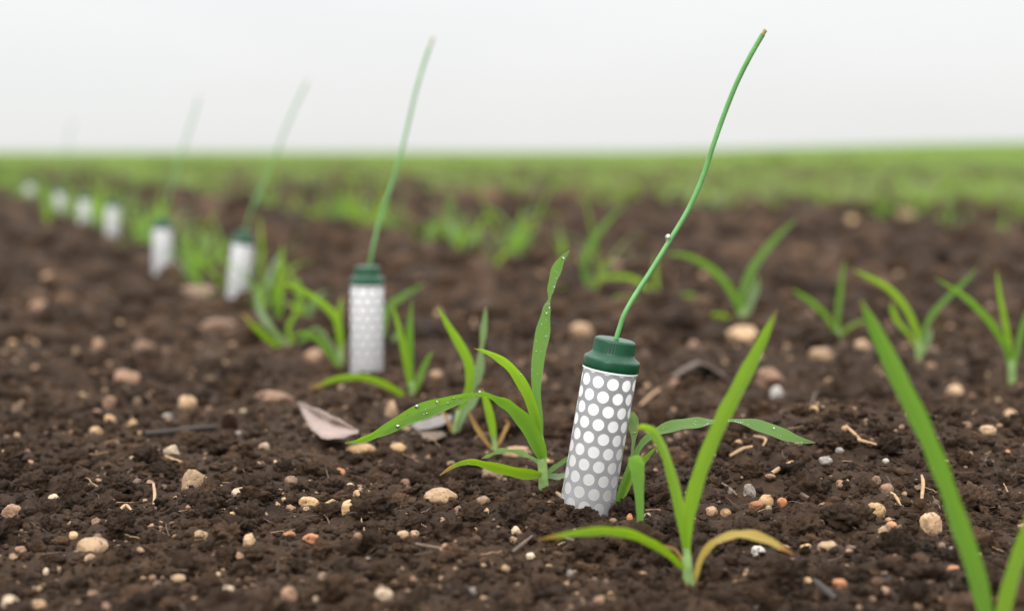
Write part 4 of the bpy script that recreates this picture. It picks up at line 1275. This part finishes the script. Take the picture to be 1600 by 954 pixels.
sliver('twig', 'dark thin twig lying on the soil above the largest angular stone', 'twig', [(226, 690), (262, 686), (300, 683), (338, 678)], 0.0017, 'twig', lift=0.0022)
SL = [
    ([(1205, 756), (1220, 742), (1238, 730)], 0.00085, 'straw', 'short tan straw piece above the pebble cluster'),
    ([(1312, 690), (1335, 698), (1370, 706)], 0.0007, 'straw', 'tan straw lying right of the long arched leaf tip'),
    ([(1322, 673), (1335, 685), (1347, 698)], 0.0006, 'straw', 'thin straw crossing another right of the arched leaf tip'),
    ([(1140, 722), (1160, 717), (1176, 714)], 0.0007, 'straw', 'flat pale straw chip right of the tall blade'),
    ([(1178, 690), (1196, 692), (1192, 704)], 0.0005, 'straw', 'hooked straw under the long arched leaf'),
    ([(1128, 765), (1140, 774), (1152, 782)], 0.0005, 'straw_dark', 'thin dark straw left of the pebble cluster'),
    ([(1230, 790), (1246, 785), (1264, 792)], 0.0009, 'straw_dark', 'curved brown seed husk right of the pebble cluster'),
    ([(1392, 782), (1400, 792), (1408, 802)], 0.0006, 'straw', 'short straw beside the knobbly ochre pebble'),
    ([(1000, 640), (1020, 625), (1040, 612)], 0.0008, 'straw', 'short straw right of the large tube, slightly blurred'),
    ([(870, 778), (880, 786), (890, 796)], 0.0007, 'straw', 'orange straw chip against the foot of the large tube'),
    ([(800, 872), (815, 860), (832, 846)], 0.0006, 'straw_dark', 'dark straw in front of the dew-covered seedling'),
    ([(650, 862), (690, 866)], 0.0006, 'straw_dark', 'brown straw lying left of the smooth ochre pebble'),
    ([(240, 768), (242, 785), (240, 797)], 0.0006, 'straw', 'upright straw left of the largest angular stone'),
    ([(182, 812), (196, 800), (206, 806)], 0.0006, 'straw', 'bent straw left of and below the largest angular stone'),
    ([(258, 722), (276, 727), (296, 732)], 0.0005, 'straw', 'pale straw just above the largest angular stone'),
    ([(222, 724), (240, 728)], 0.0005, 'straw_dark', 'small dark straw under the left end of the twig'),
    ([(430, 728), (437, 742)], 0.0006, 'straw', 'upright pale straw right of the pale cream pebble'),
    ([(505, 798), (520, 790)], 0.0006, 'straw', 'straw chip beside the long ochre pebble'),
    ([(880, 848), (900, 856), (925, 858)], 0.0006, 'straw_dark', 'dark straw behind the low green leaf'),
    ([(1265, 650), (1275, 640), (1284, 628)], 0.0004, 'straw_dark', 'thin reddish rootlet standing on the mound'),
    ([(735, 470), (740, 500), (744, 520)], 0.0022, 'straw', 'blurred tan stalk standing behind the pale blade'),
    ([(690, 650), (700, 664), (706, 676)], 0.0008, 'straw', 'brown chip beside the yellow-green seedling'),
    ([(1272, 925), (1290, 938), (1306, 948)], 0.0012, 'twig', 'dark bent stick left of the round orange pebble'),
    ([(1440, 790), (1442, 770), (1440, 752)], 0.0007, 'straw', 'upright straw above the stone set on end'),
]
for pts, r, m_, lab in SL:
    sliver('straw_piece', lab, 'straw', pts, r * 1.15, m_, group='bits of straw on the soil', lift=0.0012)


def scrap(label, pix, material, bulge=0.0015, thick=0.0004, lift=0.002, name='leaf_scrap', slope=0.5, fwd=0.006):
    """A stiff dead leaf piece: outline by photo points on the soil, raised edges, thin but solid."""
    P = []
    for i, (px, py, up) in enumerate(pix):
        q = hit(px, py + up)                     # the soil below its lower edge
        f = hit(px, py)
        p = at(px, py, q.y + (f.y - q.y) * slope - fwd)
        P.append((p[0], p[1], p[2] + lift))
    P = np.array(P); c = P.mean(0)
    rings = [P, c + (P - c) * 0.66, c + (P - c) * 0.33]
    rings = [np.vstack([catmull(np.vstack([r, r[:1]]), 3)[:-1]]) for r in rings]
    n = len(rings[0]); V = []
    for k, r in enumerate(rings):
        rr = r.copy(); rr[:, 2] += bulge * (k / 3.0) + np.array([0.0004 * math.sin(2.3 * i + k) for i in range(n)])
        V += list(rr)
    V.append(c + np.array([0, 0, bulge])); ci = len(V) - 1
    Fq, Ft = [], []
    for k in range(2):
        for i in range(n):
            Fq.append((k * n + i, k * n + (i + 1) % n, (k + 1) * n + (i + 1) % n, (k + 1) * n + i))
    me = bpy.data.meshes.new(name)
    tri = [(2 * n + i, 2 * n + (i + 1) % n, ci) for i in range(n)]
    me.from_pydata([tuple(v - c) for v in np.array(V)], [], Fq + tri)
    me.materials.append(M[material])
    for p in me.polygons: p.use_smooth = True
    o = link(name, me, None, c)
    s = o.modifiers.new('solid', 'SOLIDIFY'); s.thickness = thick
    return tag(o, label, 'leaf scrap')


scrap('pale grey-pink scrap of dead leaf tilted on the soil below the second tube', [(465, 630, 16), (498, 642, 34), (530, 658, 26), (560, 676, 8), (548, 684, 2), (512, 690, 0), (488, 676, 0), (474, 652, 6)], 'scrap', bulge=0.0003, slope=0.3, lift=0.001, fwd=0.030)
scrap('grey leaf chip lying in the blurred foreground soil', [(1160, 950, 0), (1185, 925, 4), (1210, 906, 4), (1218, 914, 2), (1200, 938, 0), (1178, 956, 0)], 'scrap_grey', bulge=0.001, fwd=0.001, lift=0.0005)
scrap('dull grey leaf piece half hidden behind the arching dewy leaf', [(640, 668, 4), (680, 654, 4), (705, 652, 3), (700, 664, 0), (660, 676, 0)], 'scrap_grey', bulge=0.0004, fwd=0.022, lift=0.001, slope=0.3)
scrap('long tan-brown bark flake in front of the yellow-green seedling', [(618, 690, 2), (650, 682, 4), (690, 682, 3), (694, 690, 0), (650, 698, 0)], 'straw_dark', bulge=0.001)
scrap('dark flat soil flake lying in the right foreground', [(1350, 910, 2), (1385, 880, 10), (1420, 872, 8), (1424, 886, 2), (1380, 918, 0)], 'twig', bulge=0.002, fwd=0.001, lift=0.0005)


def folded_leaf():
    """Dead leaf folded like a tent, dark hollow towards us."""
    g = hit(1090, 597); mpp = g.y / FPX
    outl = [(-52, 2, -0.006), (-40, 12, 0.0), (-10, 33, 0.006), (0, 36, 0.008), (14, 30, 0.006), (36, 16, 0.0), (50, 2, -0.004)]
    V, Fc = [], []
    for dy_, sc in ((-0.012, 1.0), (-0.004, 1.03), (0.006, 0.95), (0.016, 0.8), (0.024, 0.55)):
        for x, z, yy in outl:
            V.append((x * mpp * sc, dy_ - yy * 0.6, max(0, z * mpp * sc) + 0.0003 * math.sin(9 * x + dy_ * 400)))
    k = len(outl)
    for i in range(4):
        for j in range(k - 1):
            Fc.append((i * k + j, i * k + j + 1, (i + 1) * k + j + 1, (i + 1) * k + j))
    me = mesh_np('leaf_scrap', V, Fc, 'scrap_dark')
    o = link('leaf_scrap', me, None, g + Vector((0, 0, -0.001)))
    s = o.modifiers.new('solid', 'SOLIDIFY'); s.thickness = 0.0006
    tag(o, 'dark dead leaf folded like a tent on the soil behind the tall blade', 'leaf scrap')


folded_leaf()

# ------------------------------------------------------------------ sky and light: bright overcast
w = bpy.data.worlds.new('World'); SC.world = w; w.use_nodes = True
nt = w.node_tree; nt.nodes.clear()
out = nt.nodes.new('ShaderNodeOutputWorld')
SUN_EL, SUN_AZ = math.radians(35), math.radians(-163)       # azimuth clockwise from straight ahead: high on the left
sky = N(nt, 'ShaderNodeTexSky', sky_type='NISHITA', sun_disc=False, sun_elevation=SUN_EL, sun_rotation=SUN_AZ)
bg1 = N(nt, 'ShaderNodeBackground'); L(nt, sky, 'Color', bg1, 'Color'); bg1.inputs['Strength'].default_value = 0.10
tc = N(nt, 'ShaderNodeTexCoord'); sp = N(nt, 'ShaderNodeSeparateXYZ'); L(nt, tc, 'Generated', sp, 'Vector')
mz = N(nt, 'ShaderNodeMath', operation='MAXIMUM'); L(nt, sp, 'Z', mz, 0); mz.inputs[1].default_value = 0
pw = N(nt, 'ShaderNodeMath', operation='POWER'); L(nt, mz, 'Value', pw, 0); pw.inputs[1].default_value = 1.5
ma = N(nt, 'ShaderNodeMath', operation='MULTIPLY_ADD'); L(nt, pw, 'Value', ma, 0); ma.inputs[1].default_value = 3.3; ma.inputs[2].default_value = 0.80
mp = N(nt, 'ShaderNodeMapping'); L(nt, tc, 'Generated', mp, 'Vector'); mp.inputs['Scale'].default_value = (1.0, 1.0, 3.2)
cn = noise(nt, 3.2, 5, 0.5, (mp, 'Vector'))
cr = ramp(nt, [(0.30, (0.955, 0.955, 0.965)), (0.52, (1.0, 1.0, 1.0)), (0.75, (0.965, 1.0, 1.0))]); L(nt, cn, 'Fac', cr, 'Fac')
bg2 = N(nt, 'ShaderNodeBackground'); L(nt, cr, 'Color', bg2, 'Color'); L(nt, ma, 'Value', bg2, 'Strength')
mx = N(nt, 'ShaderNodeMixShader'); mx.inputs[0].default_value = 0.93
L(nt, bg1, 'Background', mx, 1); L(nt, bg2, 'Background', mx, 2); L(nt, mx, 'Shader', out, 'Surface')

sl = bpy.data.lights.new('sun', 'SUN'); sl.energy = 1.5; sl.angle = math.radians(22); sl.color = (1.0, 0.975, 0.93)
so = bpy.data.objects.new('sun', sl); COL.objects.link(so)
sd = Vector((math.sin(SUN_AZ) * math.cos(SUN_EL), math.cos(SUN_AZ) * math.cos(SUN_EL), math.sin(SUN_EL)))
so.rotation_euler = sd.to_track_quat('Z', 'Y').to_euler()
so.location = sd * 5

# ------------------------------------------------------------------ camera
cd = bpy.data.cameras.new('camera'); cam = bpy.data.objects.new('camera', cd); COL.objects.link(cam)
cd.sensor_width = 36; cd.lens = 36 * FPX / 1600
cam.location = EYE; cam.rotation_euler = (PI / 2 - PITCH, 0, 0)
cd.clip_start = 0.02; cd.clip_end = 2000
cd.dof.use_dof = True; cd.dof.focus_distance = 0.640; cd.dof.aperture_fstop = 7.2; cd.dof.aperture_blades = 0
SC.camera = cam

SC.view_settings.view_transform = 'Standard'; SC.view_settings.look = 'None'
SC.view_settings.exposure = 0.12; SC.view_settings.gamma = 1.0; SC.view_settings.use_curve_mapping = False
SC.render.engine = 'CYCLES'
SC.cycles.use_denoising = True; SC.cycles.denoising_prefilter = 'ACCURATE'
SC.cycles.max_bounces = 8; SC.cycles.diffuse_bounces = 3; SC.cycles.glossy_bounces = 3; SC.cycles.transmission_bounces = 6
SC.cycles.caustics_refractive = True; SC.cycles.caustics_reflective = True
